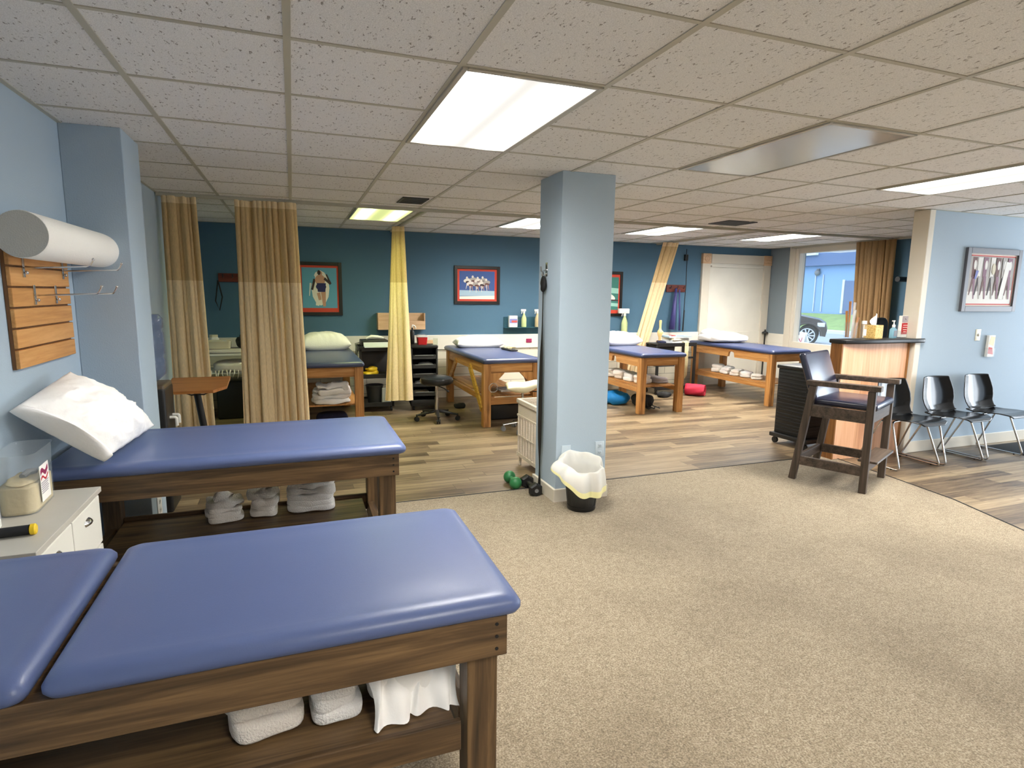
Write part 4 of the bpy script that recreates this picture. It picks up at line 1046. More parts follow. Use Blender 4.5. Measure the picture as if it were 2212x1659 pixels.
t = thing('drawer_trolley', 'narrow black trolley with open trays behind the black round stool', 'trolley', (1.60, 7.76, 0), -.1)
for s in (-1, 1): B(s*.165-.012, s*.165+.012, -.20, .20, .07, .82, .006).build('side_panel', 'black_plastic', t)
B(-.18, .18, -.215, .215, .82, .86, .012).build('top', 'black_plastic', t); B(-.18, .18, -.21, .21, .055, .14, .01).build('base', 'black_plastic', t)
B(-.155, .155, .19, .205, .14, .82).build('back_panel', 'charcoal', t, smooth=False)
for k in range(5):
    z = .19+.122*k
    d = MB(); d.box(-.15, .15, -.195, .185, z, z+.012, .002); d.box(-.15, .15, -.20, -.19, z, z+.055, .003); d.box(-.15, -.145, -.195, .185, z, z+.05); d.box(.145, .15, -.195, .185, z, z+.05)
    dd = d.build('tray', 'charcoal', t, smooth=False)
    m_ = MB(); m_.box(-.12, .12, -.206, -.199, z+.045, z+.055, .002); m_.build('edge_trim', 'grey_plastic', dd, smooth=False)
    if k in (0, 1, 3):
        m_ = MB(); m_.blob(.20, .2, .05, e=3, cuts=6, amp=.012, fr=14, seed=k+2, o=(.02*k-.03, -.05, 0)); m_.build('contents', ['ivory_plastic', 'paper_grey', 'grey_plastic', 'white_plastic'][k], dd, ang=180, loc=(0, 0, z+.013))
rollers(t, (-.14, .14), (-.17, .17), .026)
t = thing('sharps_container', 'red container with clear white lid on the black open trolley', 'container', (1.58, 7.70, .861))
loft(MB(), [rrect(.058, .045, .012, 0), rrect(.066, .05, .012, .095)]).build('body', 'red_plastic', t, ang=50)
loft(MB(), [rrect(.069, .053, .012, .095), rrect(.066, .05, .012, .125), rrect(.04, .03, .01, .135)]).build('lid', 'clear_plastic', t, ang=50)
t = thing('black_bottle', 'tall black pump bottle on the black open trolley', 'bottle', (1.475, 7.82, .861))
MB().lathe([(0, 0), (.028, 0), (.03, .005), (.03, .15), (.018, .18), (.010, .185), (.010, .215), (0, .215)], 18).build('body', 'black_plastic', t); m_ = MB(); m_.tube(rounded([(0, 0, .21), (0, 0, .25), (.04, 0, .235), (.045, 0, .20)], .015), .008, 8); m_.build('pump', 'white_plastic', t)
o = B(-.085, .085, -.05, .05, 0, .04, .003).build('wooden_tray', 'birch', smooth=False); o.location = (1.70, 7.86, .861); tag(o, 'small wooden tray on the right of the black open trolley', 'tray')
t = thing('paper_card', 'white card propped on the front edge of the black open trolley', 'card', (1.745, 7.62, .8612)); t.rotation_euler = (0, 0, -.5)
m_ = MB(); m_.box(-.035, .035, -.003, .003, 0, .085); m_.build('sheet', 'paper', t, smooth=False)

def star_base(t, n, r_, mat, wheel, z=.085, a0=0):
    for k in range(n):
        a = a0+2*PI*k/n; p = Vector((math.cos(a)*r_, math.sin(a)*r_, 0))
        m_ = MB(); m_.tube([(0, 0, z+.025), (p.x*.5, p.y*.5, z+.008), (p.x, p.y, z-.012)], [.030, .022, .016], 10, flat=.7); lg = m_.build('leg', mat, t)
        q = Vector((-math.sin(a), math.cos(a), 0)); m2 = MB()
        for s in (-1, 1): m2.cyl(p+q*(s*.006)+Vector((0, 0, .028)), p+q*(s*.022)+Vector((0, 0, .028)), .028, n=16)
        m2.cyl(p+Vector((0, 0, .03)), p+Vector((0, 0, z)), .008, n=8); m2.build('caster', wheel, t)
t = thing('rolling_stool', 'round black padded stool on a five star caster base', 'stool', (1.60, 6.95, 0))
MB().lathe([(0, .435), (.17, .44), (.195, .455), (.205, .485), (.195, .515), (.16, .532), (.08, .538), (0, .54)], 36).build('seat', 'vinyl_black', t)
MB().cyl((0, 0, .06), (0, 0, .28), .024).cyl((0, 0, .27), (0, 0, .44), .016).build('post', 'chrome', t)
m_ = MB(); m_.tube([(.01, 0, .42), (.09, -.03, .385), (.14, -.05, .345)], [.006, .006, .014], 8); m_.build('lever', 'black_plastic', t)
star_base(t, 5, .26, 'black_plastic', 'black_rubber', a0=-1.72)
t = thing('saddle_stool', 'cream saddle seat stool with chrome base before the braced table', 'stool', (2.385, 6.08, 0), -.25)
m_ = MB()
def sad(u, v_, top):
    U, V = u*2-1, v_*2-1; k = max(0, 1-abs(U)**2.6)**.5*max(0, 1-abs(V)**2.6)**.5
    z = .50+.065*max(0, U)**1.5*1.0-.015*V*V+.02*(-min(0, U))
    return Vector((U*.19, V*.15*(1-.25*max(0, U)**2*0-.2*U), z+(.055*k if top else -.055*k)))
m_.grid(lambda u, v_: sad(u, v_, 1), 24, 20); m_.grid(lambda u, v_: sad(u, v_, 0), 24, 20); bmesh.ops.remove_doubles(m_.bm, verts=m_.bm.verts, dist=.0004); m_.build('seat', 'vinyl_cream', t, ang=180)
MB().cyl((0, 0, .06), (0, 0, .33), .023).cyl((0, 0, .32), (0, 0, .455), .014).build('post', 'chrome', t)
m_ = MB(); m_.tube([(.10, -.10, .47), (.16, -.13, .47), (.17, -.10, .44)], .006, 8); m_.build('lever', 'black_plastic', t)
star_base(t, 5, .215, 'chrome', 'grey_plastic', a0=-1.85)
t = thing('ring_loop', 'thin grey ring hanging on the front leg of the braced table', 'ring', (2.115, 6.314, .47))
m_ = MB(); m_.tube([(.052*math.cos(2*PI*k/28), -.006, .052*math.sin(2*PI*k/28)) for k in range(28)], .006, 8, closed=True); m_.build('ring', 'clear_plastic', t); MB().cyl((0, -.012, .046), (0, .004, .046), .004, n=8).build('peg', 'steel', t)
o = B(-.22, .22, -.15, .15, 0, .19, .02, 3).build('storage_case', 'black_plastic'); o.location = (2.44, 6.86, 0); tag(o, 'black case on the floor beneath the braced pine table', 'case')
o = B(-.14, .14, -.10, .10, 0, .02, .002).build('magazine', 'paper', smooth=False); o.location = (2.46, 6.72, .3615); tag(o, 'lower white magazine on the shelf of the braced pine table', 'magazine')
o = B(-.12, .12, -.09, .10, 0, .014, .002).build('magazine', 'paper_grey', smooth=False); o.location = (2.47, 6.72, .382); o.rotation_euler = (0, 0, .2); tag(o, 'upper grey magazine on the shelf of the braced pine table', 'magazine')
o = MB().blob(.16, .09, .07, e=3, cuts=6, amp=.015, fr=15, seed=31).build('shoe', 'black_matte', ang=180); o.location = (2.05, 7.55, 0); tag(o, 'dark shoe on the floor behind the yellow brace', 'shoe')
o = MB().blob(.34, .42, .19, e=4, cuts=9, amp=.012, fr=7, seed=33).build('navy_cushion', 'navy_fabric', ang=180); o.location = (.36, 6.78, 0); tag(o, 'dark navy cushion on the floor under the table below the athlete picture', 'cushion')
m_ = MB(); m_.blob(.36, .34, .16, e=2.6, cuts=10, amp=.05, fr=6, seed=35); o = m_.build('blue_bag', 'blue_fabric', ang=180); o.location = (4.30, 7.28, 0); tag(o, 'bright blue bag on the floor under the table by the column', 'bag')
t = thing('black_backpack', 'black bag with straps on the floor beside the bright blue bag', 'bag', (4.52, 6.93, 0))
m_ = MB(); m_.blob(.28, .30, .18, e=2.6, cuts=9, amp=.04, fr=8, seed=37); m_.build('body', 'black_matte', t, ang=180)
for k in range(3):
    m_ = MB(); m_.tube([(-.1+.08*k, -.12, .10), (-.12+.08*k, -.19, .05), (-.04+.09*k, -.21, .012), (.03+.06*k, -.17, .02)], .010, 6, flat=.4); m_.build('strap', 'black_rubber', t)
# small things on the braced table's far right side
t = thing('instrument_tray', 'tray of tangled leads beside the pillow on the braced table', 'tray', (2.66, 7.28, .8025))
B(-.05, .045, -.20, .20, 0, .02, .004).build('tray', 'charcoal', t)
m_ = MB(); rnd = random.Random(3)
for k in range(7):
    y0 = -.16+.05*k; m_.tube([(-.04, y0, .026), (-.01, y0+.03, .05), (.02, y0-.01, .055), (.035, y0+.03, .03)], .006, 6)
m_.build('leads', 'rope', t, ang=180)['kind'] = 'stuff'

# av cart with books between the two right hand tables
t = thing('av_cart', 'black steel cart stacked with books between the two right pine tables', 'cart', (5.61, 7.87, 0))
for (z, d) in ((.80, .02), (.46, .015), (.12, .02)):
    m_ = MB(); m_.box(-.36, .36, -.165, .165, z-d, z, .004)
    if z != .46: m_.box(-.36, .36, -.172, -.160, z-.045, z+.012, .003)
    if z == .46: m_ = MB().box(-.36, -.02, -.15, .165, z-.015, z, .003)
    m_.build('shelf', 'black_plastic', t, smooth=False)
for x in (-.345, .345):
    for y in (-.15, .15): B(x-.018, x+.018, y-.018, y+.018, .06, .79, .003).build('post', 'black_plastic', t, smooth=False)
B(-.34, -.03, -.145, .145, .60, .77, .008).build('drawer_box', 'black_matte', t)
m_ = MB(); m_.box(.20, .33, -.16, -.14, .56, .59, .002); m_.box(.20, .225, -.16, -.14, .59, .68, .002); m_.build('bracket', 'black_plastic', t, smooth=False)
rollers(t, (-.33, .33), (-.14, .14), .032)
def book(label, x, y, z, w, d, h, rz, cover, group):
    t = thing('book', label, 'book', (x, y, z), rz, group)
    m_ = MB(); m_.box(-w/2, w/2, -d/2, d/2, 0, .003); m_.box(-w/2, w/2, -d/2, d/2, h-.003, h); m_.box(-w/2, -w/2+.004, -d/2, d/2, .003, h-.003); m_.build('cover', cover, t, smooth=False)
    B(-w/2+.004, w/2-.004, -d/2+.004, d/2-.004, .003, h-.003).build('pages', 'paper', t, smooth=False); return t
gb_ = 'books on the black cart'
book('large grey book lowest in the stack on the black cart', 5.72, 7.905, .8005, .36, .25, .05, .10, 'paper_grey', gb_)
book('brown edged book second from the bottom of the stack on the black cart', 5.71, 7.90, .851, .33, .26, .034, .16, 'art_sand', gb_)
t = book('wide pale blue spiral atlas topmost of the stack on the black cart', 5.72, 7.895, .8855, .40, .28, .022, -.12, 'art_pale', gb_)
m_ = MB(); m_.prism(ell(.06, -.02, .07, .05), .0006, Matrix.Translation((0, 0, .0221))); m_.prism(limb(-.12, -.10, -.03, .08, .012, .012), .0006, Matrix.Translation((0, 0, .0221))); m_.build('print', 'art_lilac', t, smooth=False)
m_ = MB(); m_.tube([(-.15, -.11, .026), (-.05, -.06, .030), (-.03, .02, .028), (-.08, .10, .028)], .006, 6); m_.build('ribbon', 'mat_rose', t)
t = thing('joint_model', 'small bone coloured joint model standing on the black cart', 'anatomical model', (5.47, 7.985, .8005))
MB().lathe([(0, 0), (.05, 0), (.055, .01), (.045, .03), (0, .032)], 20).build('base', 'oak_post', t)
m_ = MB(); m_.lathe([(0, .03), (.018, .03), (.022, .08), (.038, .12), (.045, .15), (.038, .185), (.024, .20), (.016, .235), (.022, .33), (.02, .35), (0, .355)], 16); m_.sphere((.02, -.02, .16), .026); m_.build('bone', 'bone', t)
m_ = MB(); m_.blob(.12, .15, .04, e=3, cuts=6, amp=.01, fr=14, seed=4); o = m_.build('dark_pouch', 'navy_fabric', ang=180); o.location = (5.40, 7.83, .8005); tag(o, 'dark pouch at the left end of the black book cart', 'pouch')
# cord hanging over the cart front with a roll of red cloth
m_ = MB(); m_.blob(.10, .05, .03, e=2.5, cuts=6, amp=.008, fr=18, seed=6, o=(0, .025, .0))
for k in range(4): m_.tube([(-.03+.018*k, .03, .02), (-.03+.018*k, -.028, .0), (-.028+.018*k, -.03, -.20), (-.03+.017*k, -.032, -.58+.02*k)], .006, 6)
o = m_.build('cotton_rope', 'rope', ang=180); o.location = (5.76, 7.695, .815); tag(o, 'looped cream rope hanging over the front of the black cart', 'rope')
t = thing('red_roll', 'crimson rolled bag lying on the floor before the black cart', 'bag', (5.80, 7.52, .0), -.9)
m_ = MB()
def rr_(u, v_):
    a = u*2*PI; r_ = .095*(1-.12*math.sin(3*a+v_*3)**2)*(1-.1*v_)
    return Vector((-.10+.29*v_, r_*math.cos(a), .096+r_*math.sin(a)))
m_.grid(rr_, 28, 10, wrap=True); m_.build('roll', 'red_fabric', t, ang=180, solid=.006)
def sp(u, v_):
    a = u*4.5*PI; r_ = .082-.055*u; return Vector((.10+.09*v_, r_*math.cos(a), .092+r_*math.sin(a)))
MB().grid(sp, 60, 3).build('inner_fold', 'red_fabric', t, ang=180, solid=.005)
MB().grid(lambda u, v_: Vector((-.095+.02*v_, (.02+.076*v_)*math.cos(u*2*PI), .096+(.02+.076*v_)*math.sin(u*2*PI))), 24, 5, wrap=True).build('end_face', 'red_fabric', t, ang=180)
t = thing('leaning_board', 'narrow yellow board leaning on the left front of the black cart', 'board', (5.60, 7.62, 0)); B(-.035, .035, -.006, .006, 0, .24, .003).build('board', 'yellow', t); t.rotation_euler = (-.18, 0, .1)
o = MB().blob(.22, .16, .08, e=3, cuts=7, amp=.02, fr=12, seed=40).build('dark_shoes', 'black_matte', ang=180); o.location = (5.28, 7.52, 0); tag(o, 'dark bundle on the floor in front of the black book cart', 'bundle')

# ------------------------------------------------------------------ around the column
t = thing('wicker_hamper', 'tall white wicker hamper standing behind the column', 'hamper', (2.06, 4.63, 0))
def ring_box(m_, w, d, z0, z1, th):
    m_.box(-w, w, -d, -d+th, z0, z1, .003); m_.box(-w, w, d-th, d, z0, z1, .003); m_.box(-w, -w+th, -d+th, d-th, z0, z1, .003); m_.box(w-th, w, -d+th, d-th, z0, z1, .003)
m_ = MB(); ring_box(m_, .20, .215, .09, .58, .012); ring_box(m_, .212, .228, .575, .612, .03); ring_box(m_, .208, .222, .455, .475, .012); ring_box(m_, .208, .222, .09, .125, .012)
body = m_.build('basket', 'wicker', t, smooth=False)
for k in range(7):
    yy = -.19+.38*k/6; B(-.209, -.198, yy-.008, yy+.008, .125, .455, .003).build('rib', 'wicker', t, smooth=False)
    B(.198, .209, yy-.008, yy+.008, .125, .455, .003).build('rib', 'wicker', t, smooth=False)
B(-.209, -.199, -.20, .20, .28, .292, .002).build('band', 'wicker', t, smooth=False)
B(-.19, .19, -.2, .2, .09, .10).build('bottom', 'wicker', t, smooth=False)
for x in (-.19, .17):
    for y in (-.21, .19): B(x, x+.022, y, y+.022, 0, .1, .003).build('foot', 'wicker', t, smooth=False)
def dumbbell(label, p0, p1, r_, mat, hexa=False):
    p0, p1 = Vector(p0), Vector(p1); d = p1-p0; L = d.length; mid = (p0+p1)/2
    t = thing('dumbbell', label, 'dumbbell', (mid.x, mid.y, r_), math.atan2(d.y, d.x), 'dumbbells')
    for s in (-1, 1):
        m_ = MB()
        if hexa: m_.lathe([(0, -.030), (r_*.85, -.030), (r_*1.08, -.018), (r_*1.08, .018), (r_*.85, .030), (0, .030)], 6, M=Matrix.Translation((s*(L/2-.03), 0, 0)) @ Matrix.Rotation(PI/2, 4, 'Y') @ Matrix.Rotation(0, 4, 'Z'))
        else: m_.sphere((s*(L/2-.035), 0, 0), r_, (.92, 1, 1), 20)
        h = m_.build('head', mat, t, ang=30 if hexa else 180)
        MB().cyl((s*(L/2), 0, 0), (s*(L/2+.003), 0, 0), r_*.3, n=14).build('end_disc', 'grey_plastic', h)
    MB().lathe([(.017, -L/2+.04), (.021, 0), (.017, L/2-.04)], 14, M=Matrix.Rotation(PI/2, 4, 'Y')).build('handle', mat, t)
dumbbell('green dumbbell on the floor left of the column', (1.615, 4.41, 0), (1.60, 4.17, 0), .051, 'green_vinyl')
dumbbell('black dumbbell on the floor at the column corner', (1.705, 4.245, 0), (1.688, 3.975, 0), .052, 'black_rubber', True)
t = thing('band_hook', 'silver double hook on the left face of the column', 'hook', (1.775, 4.07, 1.72))
MB().box(-.004, 0, -.018, .018, -.05, .05, .001).build('plate', 'chrome', t)
m_ = MB(); m_.tube(rounded([(0, 0, .0), (-.05, -.01, -.02), (-.055, -.012, .02)], .02), .006, 8); m_.tube(rounded([(0, 0, -.03), (-.035, 0, -.05), (-.04, 0, -.02)], .015), .006, 8); m_.build('hook', 'chrome', t)
t = thing('resistance_strap', 'long black exercise strap hanging from the hook on the column', 'strap', (1.752, 4.075, 0))
m_ = MB(); ys = [(1.70, .004), (1.60, .004), (1.45, .005), (1.30, .007), (1.18, .016), (1.05, .026), (.80, .032), (.55, .034), (.40, .026), (.28, .012), (.20, .008), (.12, .016), (.06, .024), (.02, .02)]
m_.grid(lambda u, v_: Vector((-.004+.003*math.sin(v_*9), .002*math.sin(v_*7)+(u*2-1)*(lambda q: ys[int(q)][1]*(1-q+int(q))+ys[min(len(ys)-1, int(q)+1)][1]*(q-int(q)))(v_*(len(ys)-1)), (lambda q: ys[int(q)][0]*(1-q+int(q))+ys[min(len(ys)-1, int(q)+1)][0]*(q-int(q)))(v_*(len(ys)-1)))), 7, 60)
m_.build('band', 'black_rubber', t, ang=180, solid=.004)
m_ = MB(); m_.blob(.038, .07, .12, e=2.4, cuts=8, amp=.006, fr=20, seed=2, o=(0, 0, 1.555)); m_.build('handle_pouch', 'black_matte', t, ang=180)
t = thing('trash_bin', 'black wire mesh bin with white liner in front of the column', 'bin', (1.905, 3.655, .0085))
MB().lathe([(.10, .006), (.102, .03), (.128, .27), (.13, .285)], 36).build('mesh_wall', 'black_mesh', t, solid=.002)
MB().lathe([(0, 0), (.10, 0), (.103, .006), (.104, .03), (.100, .032), (.097, .008), (0, .006)], 36).build('base', 'black_plastic', t)
m_ = MB(); m_.tube([(.129*math.cos(2*PI*k/36), .129*math.sin(2*PI*k/36), .285) for k in range(36)], .005, 8, closed=True); m_.build('rim', 'black_plastic', t)
def liner(u, v_):
    a = u*2*PI; wob = .010*math.sin(5*a)+.008*math.sin(9*a+1)
    z0 = .345+.045*math.sin(a)+.008*math.sin(4*a)+.005*math.sin(7*a+1)
    if v_ < .45:
        q = v_/.45; r_ = .086+.035*q; z = .012+.285*q; r_ += .004*math.sin(11*a)*(1-q)
    elif v_ < .62:
        q = (v_-.45)/.17; r_ = .121+.026*q+wob*q; z = .297+(z0-.297)*math.sin(q*PI/2)
    else:
        q = (v_-.62)/.38; lf = (.5+.5*math.cos(a-math.radians(188)))**3; fr = (.5+.5*math.cos(a-math.radians(292)))**1.3
        r_ = .147+wob+math.sin(q*PI/2)*(.018+.050*lf+.006*math.sin(9*a)); z = z0-q*q*.4*(.03+.15*fr)-q*.6*(.03+.15*fr)-.012*lf*q
    return Vector((r_*math.cos(a), r_*math.sin(a), z))
MB().grid(lambda u, v_: liner(u, v_*.93), 84, 44, wrap=True).build('liner', 'bin_liner', t, ang=180)
m_ = MB()
m_.grid(lambda u, v_: liner(u, .93+.07*v_)+Vector((0, 0, -.0)), 84, 3, wrap=True); m_.build('drawstring_hem', 'yellow_film' if 'yellow_film' in MATS else 'bin_liner', t, ang=180)

# ------------------------------------------------------------------ black slatted cart, high chair, counter
t = thing('drawer_cart', 'tall black ribbed drawer cart on casters behind the high chair', 'cart', (4.98, 4.62, 0), .08)
B(-.185, .185, -.19, .19, .115, .80, .01).build('body', 'black_plastic', t); B(-.20, .20, -.205, .205, .80, .84, .012).build('lid', 'black_plastic', t)
B(-.22, .22, -.24, .22, .07, .115, .01).build('base_tray', 'black_plastic', t)
for k in range(6):
    z = .13+.11*k; d = B(-.178, .178, -.20, -.188, z, z+.104, .004).build('drawer', 'black_matte', t)
    for j in range(3): B(-.17, .17, -.204, -.199, z+.02+.03*j, z+.032+.03*j, .002).build('rib', 'black_matte', d, smooth=False)
    for j in range(3): B(-.191, -.184, -.17, .17, z+.015+.033*j, z+.030+.033*j, .002).build('side_rib', 'black_matte', t, smooth=False)
rollers(t, (-.18, .18), (-.19, .17), .033)

HC = thing('high_chair', 'tall dark wooden armchair with navy cushions beside the counter', 'chair', (4.335, 3.60, .0085), math.radians(25.5))
def beam(p0, p1, a, b_, mat, name, up_=(1, 0, 0), bev=.004):
    p0, p1 = Vector(p0), Vector(p1); d = (p1-p0); z = d.normalized(); x = (Vector(up_)-z*Vector(up_).dot(z)).normalized(); y = z.cross(x); mid = (p0+p1)/2
    M = Matrix(((x.x, y.x, z.x, mid.x), (x.y, y.y, z.y, mid.y), (x.z, y.z, z.z, mid.z), (0, 0, 0, 1)))
    return MB().box(-a/2, a/2, -b_/2, b_/2, -d.length/2, d.length/2, bev, M=M).build(name, mat, HC, smooth=False)
for s in (-1, 1):
    x = s*.297
    beam((x, .272, 0), (x, .165, .815), .042, .055, 'grey_oak_z', 'leg'); beam((x, -.262, 0), (x, -.262, .815), .042, .055, 'grey_oak_z', 'leg')
    beam((s*.30, .215, .838), (s*.30, -.325, .842), .072, .040, 'grey_oak_x', 'armrest')
    beam((x, .175, .607), (x, -.235, .607), .030, .095, 'grey_oak_x', 'side_rail'); beam((x, .235, .172), (x, -.235, .172), .030, .075, 'grey_oak_x', 'lower_rail')
beam((-.275, -.262, .607), (.275, -.262, .607), .030, .095, 'grey_oak_x', 'front_rail', (0, 1, 0)); beam((-.275, .19, .607), (.275, .19, .607), .030, .095, 'grey_oak_x', 'back_rail', (0, 1, 0))
beam((-.275, .248, .172), (.275, .248, .172), .030, .075, 'grey_oak_x', 'stretcher', (0, 1, 0)); beam((-.275, -.262, .205), (.275, -.262, .205), .030, .075, 'grey_oak_x', 'stretcher', (0, 1, 0))
B(-.272, .272, -.335, -.20, .243, .262, .004).build('footrest', 'grey_oak_x', HC, smooth=False); B(-.26, .26, -.338, -.3345, .2445, .2605).build('footrest_edge', 'steel', HC, smooth=False)
B(-.272, .272, -.30, .19, .655, .712, .022, 4).build('seat_cushion', 'vinyl_midnight', HC, ang=60)
m_ = MB(); m_.box(-.272, .272, -.028, .028, 0, .40, .020, 4, M=Matrix.Translation((0, .150, .690)) @ Matrix.Rotation(-.05, 4, 'Z') @ Matrix.Rotation(-.335, 4, 'X')); m_.build('back_cushion', 'vinyl_midnight', HC, ang=60)

t = thing('reception_counter', 'reception counter with oak panel front and black top at the partition end', 'counter', (5.22, 4.11, 0))
B(-.43, .44, -.06, .06, 0, 1.115, .003).build('front_panel', 'oak_panel', t, smooth=False)
B(-.448, -.43, -.063, .063, 0, 1.115, .003).build('end_panel', 'oak_post', t, smooth=False); B(.415, .4435, -.064, -.06, .0, 1.115, .001).build('corner_trim', 'oak_post', t, smooth=False)
P = [(-.50, .16), (-.50, -.02), (-.44, -.07)] + [(-.44+.95*k/16, -.10-.022*math.sin(2*PI*k/16*.9+.4)) for k in range(17)]
P = [(-.46, .075), (-.46, -.03), (-.43, -.085), (-.30, -.115), (-.10, -.128), (.12, -.122), (.30, -.118), (.45, -.128), (.53, -.134), (.56, -.128), (.575, -.118), (.57, -.110), (.445, -.108), (.445, .075)]
m_ = MB(); m_.prism(P, .042, Matrix.Translation((0, 0, 1.116)))
es = [e for e in m_.bm.edges if abs(e.verts[0].co.z-e.verts[1].co.z) < .001]
bmesh.ops.bevel(m_.bm, geom=es, offset=.012, segments=3, profile=.5, affect='EDGES'); m_.build('countertop', 'black_plastic', t)
ZD = 1.1585
t = thing('tissue_box', 'patterned tan tissue box with a tissue pulled up on the counter', 'tissue box', (5.235, 4.115, ZD), .10)
B(-.058, .058, -.058, .058, 0, .128, .003).build('box', 'tissue_box_print', t, smooth=False); B(-.035, .035, -.02, .02, .1282, .1288).build('slot', 'paper', t, smooth=False)
m_ = MB()
m_.grid(lambda u, v_: Vector(((u-.5)*(.05+.07*v_*(1-v_)*2)-.028*v_*(1-v_)*3*(u < .5)+.015*v_, .012*math.sin(u*7+v_*2), .128+.11*v_*(1-.35*(u-.75)**2*2))), 12, 12); m_.build('tissue', 'tissue_paper', t, ang=180, solid=.0015)
t = thing('sanitizer_bottle', 'small pump bottle of clear bluish gel on the counter', 'bottle', (5.468, 4.09, ZD), .15)
loft(MB(), [rrect(.034, .018, .012, 0), rrect(.038, .021, .013, .008), rrect(.036, .020, .013, .085), rrect(.014, .012, .01, .102), rrect(.011, .011, .01, .108)]).build('body', 'gel_blue', t, ang=60)
B(-.022, .026, -.0225, -.0212, .02, .075).build('label_sticker', 'frame_grey', t, smooth=False)
MB().lathe([(0, .106), (.014, .106), (.014, .128), (.006, .132), (.005, .165), (0, .166)], 16).build('collar', 'white_plastic', t); B(-.03, .010, -.007, .007, .160, .172, .003).build('pump', 'white_plastic', t)
t = thing('brochure_stand', 'stand with red and grey brochures at the right end of the counter', 'brochure stand', (5.638, 4.12, ZD), .08)
m_ = MB(); m_.box(-.062, .062, -.025, .035, 0, .006, .002); m_.box(-.062, .062, -.028, -.025, 0, .055, .001); m_.box(-.062, .062, .018, .021, 0, .12, .001); m_.box(-.064, -.061, -.027, .02, 0, .07); m_.box(.061, .064, -.027, .02, 0, .07); m_.build('holder', 'clear_acrylic', t, smooth=False)
br_ = B(-.055, .055, -.018, .014, .008, .215, .002).build('brochure', 'paper', t, smooth=False)
B(-.053, .053, -.0192, -.0182, .035, .145).build('red_cover', 'red_print', br_, smooth=False)
B(-.053, .053, -.0192, -.0182, .150, .213).build('grey_cover', 'grey_print', br_, smooth=False)
m_ = MB()
for k, (a, b_) in enumerate(((-.03, .035), (-.035, .035), (-.03, .028), (-.02, .02))): m_.box(a, b_, -.0196, -.0190, .120-.021*k, .126-.021*k)
m_.build('printed_lines', 'art_white', br_, smooth=False)
m_ = MB(); m_.prism([(-.015, .185), (.015, .170), (-.005, .192)], .0005, Matrix(((1, 0, 0, 0), (0, 0, -1, -.0192), (0, 1, 0, 0), (0, 0, 0, 1)))); m_.build('emblem', 'frame_grey', br_, smooth=False)
t = thing('clear_bottle', 'slim clear bottle with white cap beside the tissue box', 'bottle', (5.085, 4.10, ZD))
MB().lathe([(0, 0), (.022, 0), (.024, .005), (.024, .125), (.018, .14), (0, .14)], 20).build('body', 'clear_acrylic', t); MB().lathe([(0, .138), (.022, .138), (.022, .168), (0, .17)], 20).build('cap', 'white_plastic', t)
m_ = MB(); m_.cyl((0, 0, .01), (.004, .003, .13), .004, n=8); m_.build('tube', 'white_plastic', t); m_ = MB(); m_.grid(lambda u, v_: Vector((.0246*math.cos(-2.4+1.6*u), .0246*math.sin(-2.4+1.6*u), .03+.06*v_)), 10, 2); m_.build('label_sticker', 'paper', t)
t = thing('tool_jar', 'clear jar of brown and plastic tools at the left end of the counter', 'jar', (4.955, 4.13, ZD))
MB().lathe([(0, .003), (.05, .003), (.055, .01), (.058, .15), (.06, .155), (.056, .155), (.052, .014), (0, .008)], 24).build('jar_wall', 'clear_acrylic', t)
for k, (x, y, dx, h, mt) in enumerate(((-.028, .0, -.01, .35, 'oak_post'), (-.03, .02, -.02, .26, 'oak_post'), (.012, .0, .01, .34, 'clear_plastic'), (.03, .01, .02, .27, 'clear_plastic'), (.022, -.02, .04, .20, 'oak_post'), (0, .02, 0, .30, 'clear_plastic'))):
    m_ = MB(); m_.tube([(x, y, .012), (x+dx*.4, y, h*.6), (x+dx, y, h)], [.010, .013, .016], 8, flat=.5); m_.build('tool', mt, t)

# behind the counter
t = thing('office_printer', 'dark grey office chair back seen behind the counter', 'chair', (6.42, 4.98, 0), .3)
t.name = 'office_chair'
m_ = MB(); m_.blob(.34, .10, .46, e=4, cuts=9, amp=.004, fr=6, seed=3, o=(0, .0, .86)); m_.build('backrest', 'charcoal', t, ang=180)
MB().box(-.24, .24, -.48, -.02, .44, .52, .03, 3).build('seat', 'charcoal', t); m_ = MB(); m_.tube([(0, -.02, .5), (0, .07, .6), (0, .07, 1.0)], .022, 8); m_.cyl((0, -.25, .07), (0, -.25, .45), .025); m_.build('post', 'black_plastic', t)
for k in range(5):
    a = 2*PI*k/5; m_ = MB(); m_.tube([(0, -.25, .10), (.27*math.cos(a), -.25+.27*math.sin(a), .07)], .02, 8); m_.cyl((.27*math.cos(a), -.25+.27*math.sin(a)-.02, .03), (.27*math.cos(a), -.25+.27*math.sin(a)+.02, .03), .03); m_.build('leg', 'black_plastic', t)
t = thing('wall_bracket', 'black bracket arm on the dark wall right of the brown curtain', 'bracket', (XR, 5.78, 1.80)); MB().cyl((-.30, 0, 0), (0, 0, 0), .035, n=14).build('arm', 'black_plastic', t); MB().box(-.02, 0, -.06, .06, -.09, .09, .005).build('plate', 'black_plastic', t)

